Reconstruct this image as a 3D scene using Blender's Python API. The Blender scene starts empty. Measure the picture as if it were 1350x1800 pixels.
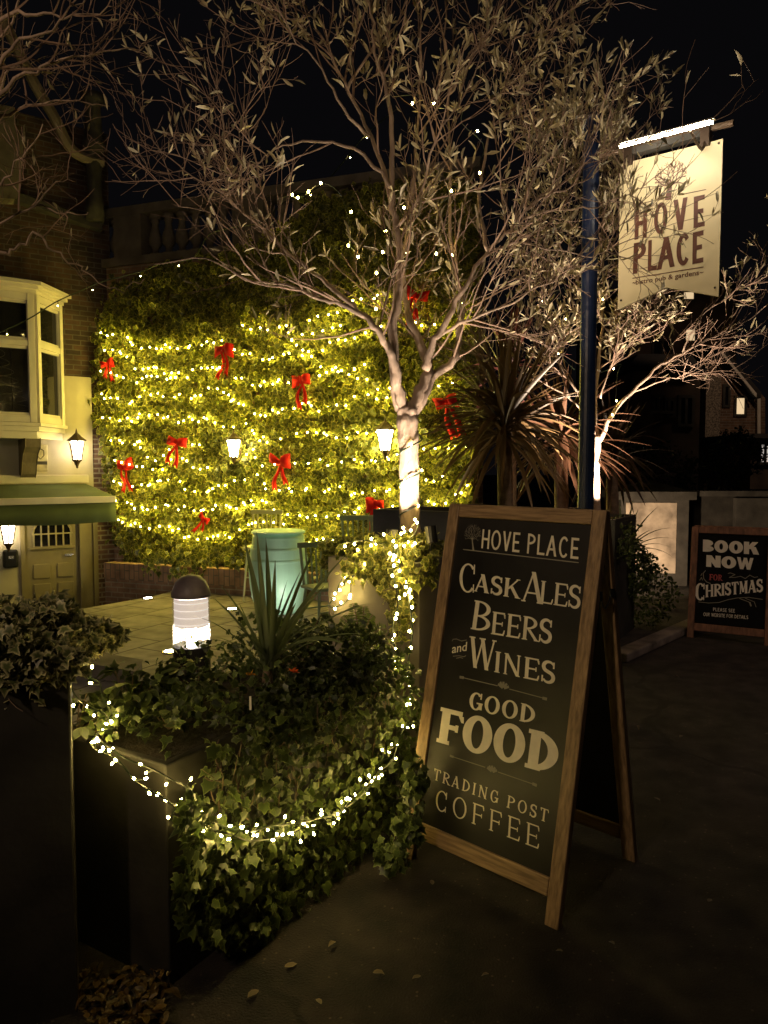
import bpy, math, random
import numpy as np
from mathutils import Vector, Matrix
R = math.radians
random.seed(7); RNG = np.random.default_rng(7)
SC = bpy.context.scene
COL = SC.collection

# ---------------------------------------------------------------- camera
PITCH = R(3.5); CAMH = 1.5; FPX = 1300.0
cd = bpy.data.cameras.new("camera"); cam = bpy.data.objects.new("camera", cd); COL.objects.link(cam)
cd.sensor_fit = 'VERTICAL'; cd.sensor_height = 36.0; cd.lens = FPX / 1800 * 36.0
cd.clip_start = 0.05; cd.clip_end = 500
cam.location = (0, 0, CAMH); cam.rotation_euler = (R(90) - PITCH, 0, 0)
SC.camera = cam

# ---------------------------------------------------------------- world (night sky), exposure
w = bpy.data.worlds.new("World"); SC.world = w; w.use_nodes = True
nt = w.node_tree; bg = nt.nodes['Background']
bg.inputs[0].default_value = (0.45, 0.42, 0.5, 1); bg.inputs[1].default_value = 0.0052
SC.view_settings.view_transform = 'Standard'; SC.view_settings.look = 'None'
SC.view_settings.exposure = 0; SC.view_settings.gamma = 1
SC.render.engine = 'CYCLES'
cy = SC.cycles
cy.use_denoising = True; cy.denoiser = 'OPENIMAGEDENOISE'
cy.max_bounces = 5; cy.diffuse_bounces = 3; cy.glossy_bounces = 3; cy.transmission_bounces = 4; cy.transparent_max_bounces = 12
cy.sample_clamp_indirect = 2.5; cy.sample_clamp_direct = 0
cy.caustics_reflective = False; cy.caustics_refractive = False
cy.use_light_tree = True

# street lighting that falls on the place: a lamp up behind the viewer's right shoulder, one further down the road
def lamp(name, typ, loc, target, energy, color, size=0.1, spot=None, blend=0.5):
    l = bpy.data.lights.new(name, typ); o = bpy.data.objects.new(name, l); COL.objects.link(o)
    l.energy = energy; l.color = color
    if typ == 'SPOT':
        l.spot_size = R(spot); l.spot_blend = blend; l.shadow_soft_size = size
    elif typ == 'POINT': l.shadow_soft_size = size
    elif typ == 'SUN': l.angle = R(0.5)
    o.location = loc
    if target is not None:
        o.rotation_euler = (Vector(target) - Vector(loc)).to_track_quat('-Z', 'Y').to_euler()
    return o
WARM = (1.0, 0.74, 0.46)
lamp('street_lamp_light', 'SPOT', (-2.3, -1.2, 3.7), (-0.1, 5.0, 3.1), 290, (1.0, 0.70, 0.44), 0.12, 112, 1.0)
lamp('pavement_lamp_light', 'SPOT', (6.6, 3.2, 5.2), (3.3, 5.6, 0.0), 190, (1.0, 0.70, 0.54), 0.12, 58)
lamp('road_lamp_light', 'SPOT', (9.5, 15.5, 6.0), (8.6, 21, 2.6), 170, (1.0, 0.66, 0.40), 0.12, 95)

# ---------------------------------------------------------------- projection helpers: photo pixel -> point in the place
_cp, _sp = math.cos(PITCH), math.sin(PITCH)
CAMP = np.array([0, 0, CAMH])
def ray(px, py):
    dx = (px - 675) / FPX; dy = (900 - py) / FPX
    return np.array([dx, _cp + dy * _sp, -_sp + dy * _cp])
def at(px, py, Y):
    d = ray(px, py); return CAMP + d * (Y / d[1])
def ground(px, py, z=0.0):
    d = ray(px, py); return CAMP + d * ((z - CAMH) / d[2])
class Plane:
    """origin o, horizontal direction u, up v; n faces the viewer"""
    def __init__(s, o, u, v=(0, 0, 1)):
        s.o = np.array(o, float); s.u = np.array(u, float) / np.linalg.norm(u); s.v = np.array(v, float) / np.linalg.norm(v)
        s.n = np.cross(s.u, s.v); s.n /= np.linalg.norm(s.n)
        if np.dot(s.n, CAMP - s.o) < 0: s.n = -s.n
    def hit(s, px, py, off=0.0):
        d = ray(px, py); o = s.o + s.n * off
        return CAMP + d * (np.dot(o - CAMP, s.n) / np.dot(d, s.n))
    def uv(s, px, py, off=0.0):
        p = s.hit(px, py, off) - s.o; return np.array([np.dot(p, s.u), np.dot(p, s.v)])
    def P(s, a, b, off=0.0):
        return s.o + s.u * a + s.v * b + s.n * off

# ---------------------------------------------------------------- mesh helpers
def wloc(o):
    v = Vector((0, 0, 0))
    while o is not None:
        v = v + o.location; o = o.parent
    return v
class MB:
    def __init__(s): s.v = []; s.f = []
    def add(s, vs, fs):
        b = len(s.v); s.v.extend([tuple(map(float, p)) for p in vs]); s.f.extend([tuple(b + i for i in f) for f in fs]); return s
    def box(s, c, sx, sy, sz, rz=0.0):
        ca, sa = math.cos(rz), math.sin(rz); vs = []
        for z in (-.5, .5):
            for x, y in ((-.5, -.5), (.5, -.5), (.5, .5), (-.5, .5)):
                X, Y = x * sx, y * sy; vs.append((c[0] + X * ca - Y * sa, c[1] + X * sa + Y * ca, c[2] + z * sz))
        return s.add(vs, [(3, 2, 1, 0), (4, 5, 6, 7), (0, 1, 5, 4), (1, 2, 6, 5), (2, 3, 7, 6), (3, 0, 4, 7)])
    def obox(s, p, a, b, c):
        """parallelepiped from corner p and three edge vectors"""
        p, a, b, c = map(np.array, (p, a, b, c))
        vs = [p, p + a, p + a + b, p + b, p + c, p + a + c, p + a + b + c, p + b + c]
        return s.add(vs, [(3, 2, 1, 0), (4, 5, 6, 7), (0, 1, 5, 4), (1, 2, 6, 5), (2, 3, 7, 6), (3, 0, 4, 7)])
    def slab(s, pts, vec):
        n = len(pts); pts = [np.array(p, float) for p in pts]; vec = np.array(vec, float)
        return s.add(pts + [p + vec for p in pts], [tuple(range(n)), tuple(range(2 * n - 1, n - 1, -1))] + [(i, (i + 1) % n + 0, (i + 1) % n + n, i + n) for i in range(n)])
    def tube(s, pts, rad, sides=6, cap=True):
        pts = np.array(pts, float); n = len(pts)
        if np.isscalar(rad): rad = [rad] * n
        t = np.gradient(pts, axis=0); t /= np.linalg.norm(t, axis=1)[:, None] + 1e-9
        ref = np.array([0, 0, 1.0]) if abs(t[0][2]) < .9 else np.array([1.0, 0, 0])
        a = np.cross(t[0], ref); a /= np.linalg.norm(a)
        vs = []
        for i in range(n):
            a = a - t[i] * np.dot(a, t[i]); a /= np.linalg.norm(a) + 1e-9; b = np.cross(t[i], a)
            for k in range(sides):
                th = 2 * math.pi * k / sides; vs.append(pts[i] + (a * math.cos(th) + b * math.sin(th)) * rad[i])
        fs = [(i * sides + k, i * sides + (k + 1) % sides, (i + 1) * sides + (k + 1) % sides, (i + 1) * sides + k) for i in range(n - 1) for k in range(sides)]
        if cap and sides > 2: fs += [tuple(range(sides))[::-1], tuple((n - 1) * sides + k for k in range(sides))]
        return s.add(vs, fs)
    def lathe(s, prof, c=(0, 0, 0), sides=24):
        vs = []
        for r, z in prof:
            for k in range(sides):
                th = 2 * math.pi * k / sides; vs.append((c[0] + r * math.cos(th), c[1] + r * math.sin(th), c[2] + z))
        n = len(prof)
        fs = [(i * sides + k, i * sides + (k + 1) % sides, (i + 1) * sides + (k + 1) % sides, (i + 1) * sides + k) for i in range(n - 1) for k in range(sides)]
        fs += [tuple(range(sides))[::-1], tuple((n - 1) * sides + k for k in range(sides))]
        return s.add(vs, fs)
    def build(s, name, mat, parent=None, smooth=False, bevel=0.0, **props):
        off = wloc(parent) if parent is not None else Vector((0, 0, 0))
        loc = Vector((0, 0, 0))
        me = bpy.data.meshes.new(name)
        vs = [(p[0] - off.x, p[1] - off.y, p[2] - off.z) for p in s.v]
        me.from_pydata(vs, [], s.f); me.validate(); me.update()
        if smooth: me.shade_smooth()
        me.materials.append(mat)
        o = bpy.data.objects.new(name, me); COL.objects.link(o); o.parent = parent
        if bevel:
            m = o.modifiers.new('bevel', 'BEVEL'); m.width = bevel; m.segments = 2; m.limit_method = 'ANGLE'
        for k, v in props.items(): o[k] = v
        return o
def thing(name, loc, label, cat, group=None, rz=0.0):
    o = bpy.data.objects.new(name, None); COL.objects.link(o); o.location = loc; o.rotation_euler = (0, 0, rz)
    o.empty_display_size = .1
    o['label'] = label; o['category'] = cat
    if group: o['group'] = group
    return o
def copy_tree(o, parent=None):
    c = o.copy(); COL.objects.link(c); c.parent = parent
    for ch in o.children: copy_tree(ch, c)
    return c

# ---------------------------------------------------------------- materials
MATS = {}
def mat(name, col, rough=.7, metal=0.0, var=.25, scale=8, bump=.2, bscale=60, spec=.5, emis=None, es=0, stretch=None, col2=None, bdist=.01):
    m = bpy.data.materials.new(name); m.use_nodes = True; t = m.node_tree; n = t.nodes; L = t.links
    p = n['Principled BSDF']; p.inputs['Roughness'].default_value = rough; p.inputs['Metallic'].default_value = metal
    p.inputs['Specular IOR Level'].default_value = spec
    tc = n.new('ShaderNodeTexCoord'); src = tc.outputs['Object']
    if stretch:
        mp = n.new('ShaderNodeMapping'); mp.inputs['Scale'].default_value = stretch; L.new(src, mp.inputs[0]); src = mp.outputs[0]
    nz = n.new('ShaderNodeTexNoise'); nz.inputs['Scale'].default_value = scale; nz.inputs['Detail'].default_value = 6; L.new(src, nz.inputs['Vector'])
    rp = n.new('ShaderNodeValToRGB'); c2 = col2 or tuple(max(0, c * (1 - var * 1.6)) for c in col); c1 = tuple(min(1, c * (1 + var)) for c in col)
    rp.color_ramp.elements[0].position = .32; rp.color_ramp.elements[1].position = .68
    rp.color_ramp.elements[0].color = (*c2, 1); rp.color_ramp.elements[1].color = (*c1, 1)
    L.new(nz.outputs['Fac'], rp.inputs[0]); L.new(rp.outputs[0], p.inputs['Base Color'])
    if bump:
        n2 = n.new('ShaderNodeTexNoise'); n2.inputs['Scale'].default_value = bscale; n2.inputs['Detail'].default_value = 5; L.new(src, n2.inputs['Vector'])
        b = n.new('ShaderNodeBump'); b.inputs['Strength'].default_value = bump; b.inputs['Distance'].default_value = bdist; L.new(n2.outputs['Fac'], b.inputs['Height']); L.new(b.outputs[0], p.inputs['Normal'])
    if es:
        p.inputs['Emission Color'].default_value = (*(emis or col), 1); p.inputs['Emission Strength'].default_value = es
    MATS[name] = m; return m
def emit(name, col, s):
    m = bpy.data.materials.new(name); m.use_nodes = True; t = m.node_tree
    p = t.nodes['Principled BSDF']; p.inputs['Base Color'].default_value = (.8, .8, .8, 1)
    p.inputs['Emission Color'].default_value = (*col, 1); p.inputs['Emission Strength'].default_value = s
    MATS[name] = m; return m
def brickmat(name, udir, c1, c2, mortar, bw=.225, bh=.075, vert=False, rough=.85, msize=.008):
    m = mat(name, c1, rough, bump=0); t = m.node_tree; n = t.nodes; L = t.links; p = n['Principled BSDF']
    tc = n.new('ShaderNodeTexCoord'); dp = n.new('ShaderNodeVectorMath'); dp.operation = 'DOT_PRODUCT'; dp.inputs[1].default_value = (*udir, 0)
    L.new(tc.outputs['Object'], dp.inputs[0]); sx = n.new('ShaderNodeSeparateXYZ'); L.new(tc.outputs['Object'], sx.inputs[0])
    cb = n.new('ShaderNodeCombineXYZ'); L.new(dp.outputs['Value'], cb.inputs[0 if not vert else 1]); L.new(sx.outputs['Z'], cb.inputs[1 if not vert else 0])
    bk = n.new('ShaderNodeTexBrick'); L.new(cb.outputs[0], bk.inputs['Vector'])
    bk.inputs['Scale'].default_value = 1; bk.inputs['Brick Width'].default_value = bw; bk.inputs['Row Height'].default_value = bh
    bk.inputs['Mortar Size'].default_value = msize; bk.inputs['Mortar Smooth'].default_value = .1
    bk.inputs['Color1'].default_value = (*c1, 1); bk.inputs['Color2'].default_value = (*c2, 1); bk.inputs['Mortar'].default_value = (*mortar, 1)
    nz = n.new('ShaderNodeTexNoise'); nz.inputs['Scale'].default_value = 5; nz.inputs['Detail'].default_value = 8; L.new(tc.outputs['Object'], nz.inputs['Vector'])
    rp = n.new('ShaderNodeValToRGB'); rp.color_ramp.elements[0].position = .3; rp.color_ramp.elements[1].position = .7
    rp.color_ramp.elements[0].color = (.55, .55, .55, 1); rp.color_ramp.elements[1].color = (1.15, 1.15, 1.15, 1); L.new(nz.outputs['Fac'], rp.inputs[0])
    mx = n.new('ShaderNodeMix'); mx.data_type = 'RGBA'; mx.blend_type = 'MULTIPLY'; mx.inputs[0].default_value = 1
    L.new(bk.outputs['Color'], mx.inputs[6]); L.new(rp.outputs[0], mx.inputs[7]); L.new(mx.outputs[2], p.inputs['Base Color'])
    b = n.new('ShaderNodeBump'); b.inputs['Strength'].default_value = .6; b.inputs['Distance'].default_value = .012; b.invert = True
    L.new(bk.outputs['Fac'], b.inputs['Height']); L.new(b.outputs[0], p.inputs['Normal'])
    return m
def leafmat(name, inner, edge, rough=.42, thr=(.62, .8), transl=.18, dark=.5):
    m = bpy.data.materials.new(name); m.use_nodes = True; t = m.node_tree; n = t.nodes; L = t.links; p = n['Principled BSDF']
    p.inputs['Roughness'].default_value = rough; p.inputs['Specular IOR Level'].default_value = .45
    a = n.new('ShaderNodeAttribute'); a.attribute_name = 'edge'; a2 = n.new('ShaderNodeAttribute'); a2.attribute_name = 'rnd'
    rp = n.new('ShaderNodeValToRGB'); rp.color_ramp.elements[0].position = thr[0]; rp.color_ramp.elements[1].position = thr[1]
    rp.color_ramp.elements[0].color = (*inner, 1); rp.color_ramp.elements[1].color = (*edge, 1); L.new(a.outputs['Fac'], rp.inputs[0])
    r2 = n.new('ShaderNodeValToRGB'); r2.color_ramp.elements[0].color = (dark, dark, dark, 1); r2.color_ramp.elements[1].color = (1.4, 1.35, 1.2, 1); L.new(a2.outputs['Fac'], r2.inputs[0])
    mx = n.new('ShaderNodeMix'); mx.data_type = 'RGBA'; mx.blend_type = 'MULTIPLY'; mx.inputs[0].default_value = 1
    L.new(rp.outputs[0], mx.inputs[6]); L.new(r2.outputs[0], mx.inputs[7]); L.new(mx.outputs[2], p.inputs['Base Color'])
    if transl:
        tr = n.new('ShaderNodeBsdfTranslucent'); L.new(mx.outputs[2], tr.inputs[0]); ms = n.new('ShaderNodeMixShader'); ms.inputs[0].default_value = transl
        L.new(p.outputs[0], ms.inputs[1]); L.new(tr.outputs[0], ms.inputs[2]); L.new(ms.outputs[0], n['Material Output'].inputs[0])
    MATS[name] = m; return m

# ---------------------------------------------------------------- foliage
IVY = np.array([(.38, 0, .03), (.06, 0, 0), (-.08, .2, .02), (.02, .46, -.02), (.27, .36, .02), (.48, .52, -.03), (.6, .24, .02), (1, 0, -.06),
                (.6, -.24, .02), (.48, -.52, -.03), (.27, -.36, .02), (.02, -.46, -.02), (-.08, -.2, .02)])
LANCE = np.array([(.5, 0, -.03), (0, 0, 0), (.22, .085, .015), (.5, .12, .02), (.8, .08, .0), (1, 0, -.05), (.8, -.08, 0), (.5, -.12, .02), (.22, -.085, .015)])
BROAD = np.array([(.5, 0, -.04), (0, 0, 0), (.15, .16, .02), (.42, .27, .05), (.72, .2, .02), (1, 0, -.1), (.72, -.2, .02), (.42, -.27, .05), (.15, -.16, .02)])
def leaves(name, mat_, parent, pos, axis, nrm, size, tpl=IVY, **props):
    pos = np.asarray(pos, float); N = len(pos); k = len(tpl)
    a = np.asarray(axis, float); a = a / (np.linalg.norm(a, axis=1)[:, None] + 1e-9)
    n = np.asarray(nrm, float); n = n - a * np.sum(n * a, axis=1)[:, None]; n /= np.linalg.norm(n, axis=1)[:, None] + 1e-9
    b = np.cross(n, a); size = np.asarray(size, float)[:, None, None]
    yw = RNG.uniform(.7, 1.15, (N, 1, 1)); curl = RNG.normal(.12, .22, (N, 1, 1)); cup = RNG.normal(0, .5, (N, 1, 1)); x_, y_ = tpl[None, :, 0:1], tpl[None, :, 1:2]; jit = 1 + RNG.normal(0, .07, (N, k, 1)) * (x_ > .05)
    V = pos[:, None, :] + size * jit * (x_ * a[:, None, :] + y_ * yw * b[:, None, :] + (tpl[None, :, 2:3] * RNG.uniform(.2, 3.0, (N, 1, 1)) - curl * x_ ** 2 + cup * y_ ** 2) * n[:, None, :])
    off = np.array(wloc(parent)) if parent is not None else np.zeros(3)
    V = (V - off).reshape(-1, 3)
    m = k - 1
    f = np.array([(0, 1 + i, 1 + (i + 1) % m) for i in range(m)])
    F = (f[None] + (np.arange(N) * k)[:, None, None]).reshape(-1, 3)
    me = bpy.data.meshes.new(name); me.vertices.add(len(V)); me.vertices.foreach_set('co', V.ravel())
    me.loops.add(F.size); me.loops.foreach_set('vertex_index', F.ravel().astype(np.int32))
    me.polygons.add(len(F)); me.polygons.foreach_set('loop_start', np.arange(0, F.size, 3, dtype=np.int32)); me.polygons.foreach_set('loop_total', np.full(len(F), 3, np.int32))
    me.update(calc_edges=True)
    e = np.ones(len(V)); e[::k] = 0
    at_ = me.attributes.new('edge', 'FLOAT', 'POINT'); at_.data.foreach_set('value', e)
    at_ = me.attributes.new('rnd', 'FLOAT', 'POINT'); at_.data.foreach_set('value', np.repeat(RNG.random(N), k))
    me.shade_smooth(); me.materials.append(mat_)
    o = bpy.data.objects.new(name, me); COL.objects.link(o); o.parent = parent
    for kk, v in props.items(): o[kk] = v
    return o
def rnd3(N, s=1.0): return RNG.normal(0, s, (N, 3))

def strap(mb, base, dirv, length, width, droop, seg=9, fold=.15, twist=0.0):
    """a long arching strap leaf as a folded ribbon"""
    p = np.array(base, float); d = np.array(dirv, float); d /= np.linalg.norm(d); pts = []; ds = []
    for i in range(seg + 1):
        pts.append(p.copy()); ds.append(d.copy()); p = p + d * length / seg; d = d + np.array([0, 0, -droop / seg]); d /= np.linalg.norm(d)
    vs = []
    for i in range(seg + 1):
        t = i / seg; wdt = width * (min(1, .45 + 2.2 * t)) * (1 - t ** 3.2) * .5 + .0006
        side = np.cross(ds[i], [0, 0, 1.0]); nn = np.linalg.norm(side); side = side / nn if nn > 1e-3 else np.array([1.0, 0, 0])
        up = np.cross(side, ds[i]); th = twist * t; s2 = side * math.cos(th) + up * math.sin(th); u2 = np.cross(s2, ds[i])
        vs += [pts[i] - s2 * wdt + u2 * wdt * fold, pts[i], pts[i] + s2 * wdt + u2 * wdt * fold]
    fs = []
    for i in range(seg):
        b = i * 3; fs += [(b, b + 1, b + 4, b + 3), (b + 1, b + 2, b + 5, b + 4)]
    mb.add(vs, fs)
def smooth_path(pts, n):
    """Catmull-Rom through the way points"""
    P = np.array(pts, float); m = len(P); out = []
    for i in range(m - 1):
        p0, p1, p2, p3 = P[max(i - 1, 0)], P[i], P[i + 1], P[min(i + 2, m - 1)]
        for k in range(n):
            t = k / n; out.append(.5 * ((2 * p1) + (-p0 + p2) * t + (2 * p0 - 5 * p1 + 4 * p2 - p3) * t * t + (-p0 + 3 * p1 - 3 * p2 + p3) * t ** 3))
    out.append(P[-1]); return np.array(out)

# ---------------------------------------------------------------- lettering: hand-built glyph outlines (strokes with serifs), cap height 1
def glyph(c, T, t, s, h):
    P = []
    def rect(x0, y0, x1, y1): P.append([(x0, y0), (x1, y0), (x1, y1), (x0, y1)])
    def line(x0, y0, x1, y1, w_): P.append([(x0 - w_ / 2, y0), (x0 + w_ / 2, y0), (x1 + w_ / 2, y1), (x1 - w_ / 2, y1)])
    def ser(x, y, w_=None):
        if s > 0:
            ww = (w_ or T) / 2 + s; y0 = y if y < .5 else y - h; rect(x - ww, y0, x + ww, y0 + h)
    def stem(x, y0=0.0, y1=1.0, w_=None):
        w_ = w_ or T; rect(x - w_ / 2, y0, x + w_ / 2, y1); ser(x, y0, w_); ser(x, y1, w_)
    def arc(cx, cy, rx, ry, a0, a1, tx=None, ty=None, n=26):
        tx = T if tx is None else tx; ty = t if ty is None else ty; pr = None
        for i in range(n + 1):
            a = R(a0 + (a1 - a0) * i / n); o = (cx + rx * math.cos(a), cy + ry * math.sin(a)); q = (cx + (rx - tx) * math.cos(a), cy + (ry - ty) * math.sin(a))
            if pr: P.append([pr[0], o, q, pr[1]])
            pr = (o, q)
    def tick(x, y, up, hh=.17):
        if s > 0: P.append([(x - t * .9, y), (x + t * .35, y), (x + t * .5, y + up * hh), (x - t * .1, y + up * hh)])
    x0 = s + T / 2; W = .6
    if c in 'EFL':
        W = .5 + s + T * .6; stem(x0)
        if c != 'F': rect(x0, 0, W, t); tick(W, t, 1)
        if c != 'L': rect(x0, 1 - t, W - .02, 1); tick(W - .02, 1 - t, -1); rect(x0, .5 - t / 2, W * .86, .5 + t / 2)
        if c != 'L' and s > 0: rect(W * .86 - t * .7, .5 - .1, W * .86, .5 + .1)
    elif c == 'I': W = 2 * s + T; stem(x0)
    elif c == 'T': W = .62 + s; stem(W / 2); rect(0, 1 - t, W, 1); tick(W, 1 - t, -1); P[-1:] = P[-1:]; tick(t * .9, 1 - t, -1)
    elif c == 'H': W = .52 + 2 * s + T; stem(x0); stem(W - x0); rect(x0, .5 - t / 2, W - x0, .5 + t / 2)
    elif c == 'D': W = .62 + s + T * .5; stem(x0); arc(x0, .5, W - x0, .5, -90, 90)
    elif c in 'PRB':
        W = .55 + s + T * .5; stem(x0); arc(x0 + .08, 1 - .27, W - x0 - .08 - (.03 if c == 'B' else 0), .27, -90, 90); rect(x0, 1 - t, x0 + .09, 1); rect(x0, .46, x0 + .09, .46 + t)
        if c == 'R': line(x0 + .17, .46, W + .02, 0, T); ser(W + .03, 0)
        if c == 'B': arc(x0 + .08, .26, W - x0 - .06, .26, -90, 90); rect(x0, 0, x0 + .09, t); rect(x0, .52 - t, x0 + .09, .52)
    elif c in 'OQ': W = .72 + T * .6; arc(W / 2, .5, W / 2, .515, 0, 360, n=44)
    elif c in 'CG':
        W = .66 + T * .5; arc(W / 2 + .02, .5, W / 2, .515, 42, 318, n=36)
        ex = W / 2 + .02 + W / 2 * math.cos(R(42))
        if s > 0: rect(ex - t * .7, .66, ex + t * .25, 1.0)
        if s > 0 and c == 'C': rect(ex - t * .7, .02, ex + t * .1, .3)
        if c == 'G': rect(W - T, .02 if s == 0 else .06, W, .45); rect(W * .58, .45 - t, W + (s * .6), .45)
    elif c == 'S':
        W = .5 + T * .5; pts = []
        for i in range(41):
            u = i / 40; a = R(35 + u * 235) if u < .5 else 0
            pts.append(None)
        top = [(W / 2 + (W / 2 - T * .45) * math.cos(R(a)), .745 + (.255 - t / 2) * math.sin(R(a))) for a in np.linspace(25, 250, 18)]
        bot = [(W / 2 + (W / 2 - T * .45) * math.cos(R(a)), .262 + (.262 - t / 2) * math.sin(R(a))) for a in np.linspace(70, -155, 18)]
        pts = top + bot; n = len(pts)
        pr = None
        for i, p in enumerate(pts):
            q0, q1 = pts[max(i - 1, 0)], pts[min(i + 1, n - 1)]; dx, dy = q1[0] - q0[0], q1[1] - q0[1]; l = math.hypot(dx, dy) + 1e-9
            mid = 1 - abs(i / (n - 1) - .5) * 2; wd = t + (T - t) * min(1, mid * 1.9); nx, ny = -dy / l * wd / 2, dx / l * wd / 2
            cur = ((p[0] + nx, p[1] + ny), (p[0] - nx, p[1] - ny))
            if pr: P.append([pr[0], cur[0], cur[1], pr[1]])
            pr = cur
        if s > 0: rect(W - T * .5 - t * .4, .68, W - T * .5 + t * .5, .97); rect(t * .1, .03, t, .32)
    elif c == 'A':
        W = .72 + s; line(s + .02, 0, W / 2, 1, t * 1.1 if s else T * 1.1); line(W - s - T * .4, 0, W / 2 - T * .1, 1, T * 1.15); rect(W * .24, .28, W * .72, .28 + t * .9); ser(s + .02, 0, t); ser(W - s - T * .4, 0)
    elif c == 'V': W = .68; line(W / 2, 0, T / 2 + s, 1, T * 1.1); line(W / 2, 0, W - T / 2, 1, t * 1.1 if s else T * 1.1); ser(T / 2 + s, 1); ser(W - T / 2, 1, t)
    elif c == 'W':
        W = 1.0; T = min(T, .2); line(.3, 0, T / 2 + s, 1, T * 1.05); line(.3, 0, .52, .98, t if s else T); line(.72, 0, .5, .98, T * 1.05); line(.72, 0, W - T / 2, 1, t if s else T); ser(T / 2 + s, 1); ser(W - T / 2, 1, t)
        if s: ser(.5, 1)
    elif c == 'M':
        W = .86; a = t if s else T; line(s + T / 2, 0, s + T / 2 + .03, 1, a); line(W / 2, .12, s + T / 2 + .03, 1, T); line(W / 2, .12, W - s - T / 2 - .03, 1, a); stem(W - s - T / 2, w_=T); ser(s + T / 2, 0, a)
    elif c == 'N': W = .58 + 2 * s + T; a = t * 1.1 if s else T; stem(s + T / 2, w_=a); stem(W - s - T / 2, w_=a); line(W - s - T / 2, 0, s + T / 2, 1, T * 1.05)
    elif c == 'K': W = .6 + T; stem(x0); line(x0 + T * .4, .42, W - T * .6, 1, t * 1.2 if s else T * 1.1); line(W - T * .4, 0, x0 + T * 1.2, .6, T * 1.1); ser(W - T * .4, 0); ser(W - T * .6, 1, t)
    elif c == 'U': W = .62; rect(0, .3, T, 1); rect(W - T, .3, W, 1); arc(W / 2, .3, W / 2, .3, 180, 360)
    elif c == ' ': W = .28
    return W, P
def text_polys(txt, T=.16, t=.07, s=.06, h=.05, gap=.09):
    x = 0; out = []
    for c in txt:
        W, P = glyph(c, T, t, s, h)
        out += [[(x + a, b) for a, b in q] for q in P]; x += W + gap
    return x - gap, out
def builtin_polys(txt, bold=0.0, shear=0.0):
    cu = bpy.data.curves.new('txt', 'FONT'); cu.body = txt; cu.offset = bold; cu.shear = shear; cu.resolution_u = 3
    o = bpy.data.objects.new('txt', cu); COL.objects.link(o); bpy.context.view_layer.update()
    me = bpy.data.meshes.new_from_object(o.evaluated_get(bpy.context.evaluated_depsgraph_get()))
    vs = [v.co.copy() for v in me.vertices]; P = [[(vs[i].x, vs[i].y) for i in p.vertices] for p in me.polygons]
    x0 = min(v.x for v in vs); x1 = max(v.x for v in vs)
    bpy.data.objects.remove(o); bpy.data.curves.remove(cu); bpy.data.meshes.remove(me)
    return x1 - x0, [[(a - x0, b / .72) for a, b in q] for q in P]
def put_text(mb, plane, polys, bl, br, tl, crop, off=.0015, arc=0.0):
    """map a line of lettering onto a plane: bl, br, tl are read in a crop (ox, oy, scale) of the photo"""
    W, P = polys; ox, oy, sc = crop
    q = [plane.uv(ox + p[0] / sc, oy + p[1] / sc, off) for p in (bl, br, tl)]
    ex = (q[1] - q[0]) / W; ey = q[2] - q[0]
    for i, poly in enumerate(P):
        pts = [q[0] + ex * a + ey * (b + arc * math.sin(math.pi * a / W)) for a, b in poly]
        A = sum(pts[k][0] * pts[(k + 1) % len(pts)][1] - pts[(k + 1) % len(pts)][0] * pts[k][1] for k in range(len(pts)))
        mb.add([plane.P(a, b, off + (i % 40) * .00001) for a, b in pts], [tuple(range(len(pts)))])
def put_line(mb, plane, pts, wd, crop, off=.0015):
    ox, oy, sc = crop; q = [plane.uv(ox + p[0] / sc, oy + p[1] / sc, off) for p in pts]
    for i in range(len(q) - 1):
        d = q[i + 1] - q[i]; l = np.linalg.norm(d); 
        if l < 1e-6: continue
        n = np.array([-d[1], d[0]]) / l * wd / 2; e = d / l * wd * .3
        mb.add([plane.P(*(q[i] - n - e), off + i % 7 * .00001), plane.P(*(q[i + 1] - n + e), off + i % 7 * .00001), plane.P(*(q[i + 1] + n + e), off + i % 7 * .00001), plane.P(*(q[i] + n - e), off + i % 7 * .00001)], [(0, 1, 2, 3)])
def logo_tree(mb, plane, c, rad, trunk_to, crop, off=.0015, wd=.004, seed=3, dense=26):
    """the round branching tree emblem"""
    rg = random.Random(seed); ox, oy, sc = crop
    c0 = plane.uv(ox + c[0] / sc, oy + c[1] / sc, off); r1 = plane.uv(ox + (c[0] + rad) / sc, oy + c[1] / sc, off); rr = abs(r1[0] - c0[0])
    tb = plane.uv(ox + trunk_to[0] / sc, oy + trunk_to[1] / sc, off)
    def seg(a, b, w0, w1, k):
        d = b - a; l = np.linalg.norm(d) + 1e-9; n = np.array([-d[1], d[0]]) / l; o = off + (k % 30) * .00001
        mb.add([plane.P(*(a - n * w0 / 2), o), plane.P(*(b - n * w1 / 2), o), plane.P(*(b + n * w1 / 2), o), plane.P(*(a + n * w0 / 2), o)], [(0, 1, 2, 3)])
    base = c0 - np.array([0, rr * .55]); seg(tb, base, wd * 5, wd * 2.6, 0); k = 1
    def grow(p, ang, L, w_, dep):
        nonlocal k
        q = p + L * np.array([math.cos(ang), math.sin(ang)])
        if np.linalg.norm(q - c0) > rr:
            d = q - c0; q = c0 + d / np.linalg.norm(d) * rr
        seg(p, q, w_, w_ * .75, k); k += 1
        if dep <= 0 or np.linalg.norm(q - c0) > rr * .98: return
        for da in (rg.uniform(.25, .7), -rg.uniform(.25, .7)): grow(q, ang + da, L * rg.uniform(.7, .95), w_ * .72, dep - 1)
    for i in range(7): grow(base, R(90 + (i - 3) * 26), rr * .42, wd * 1.1, 4)
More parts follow.
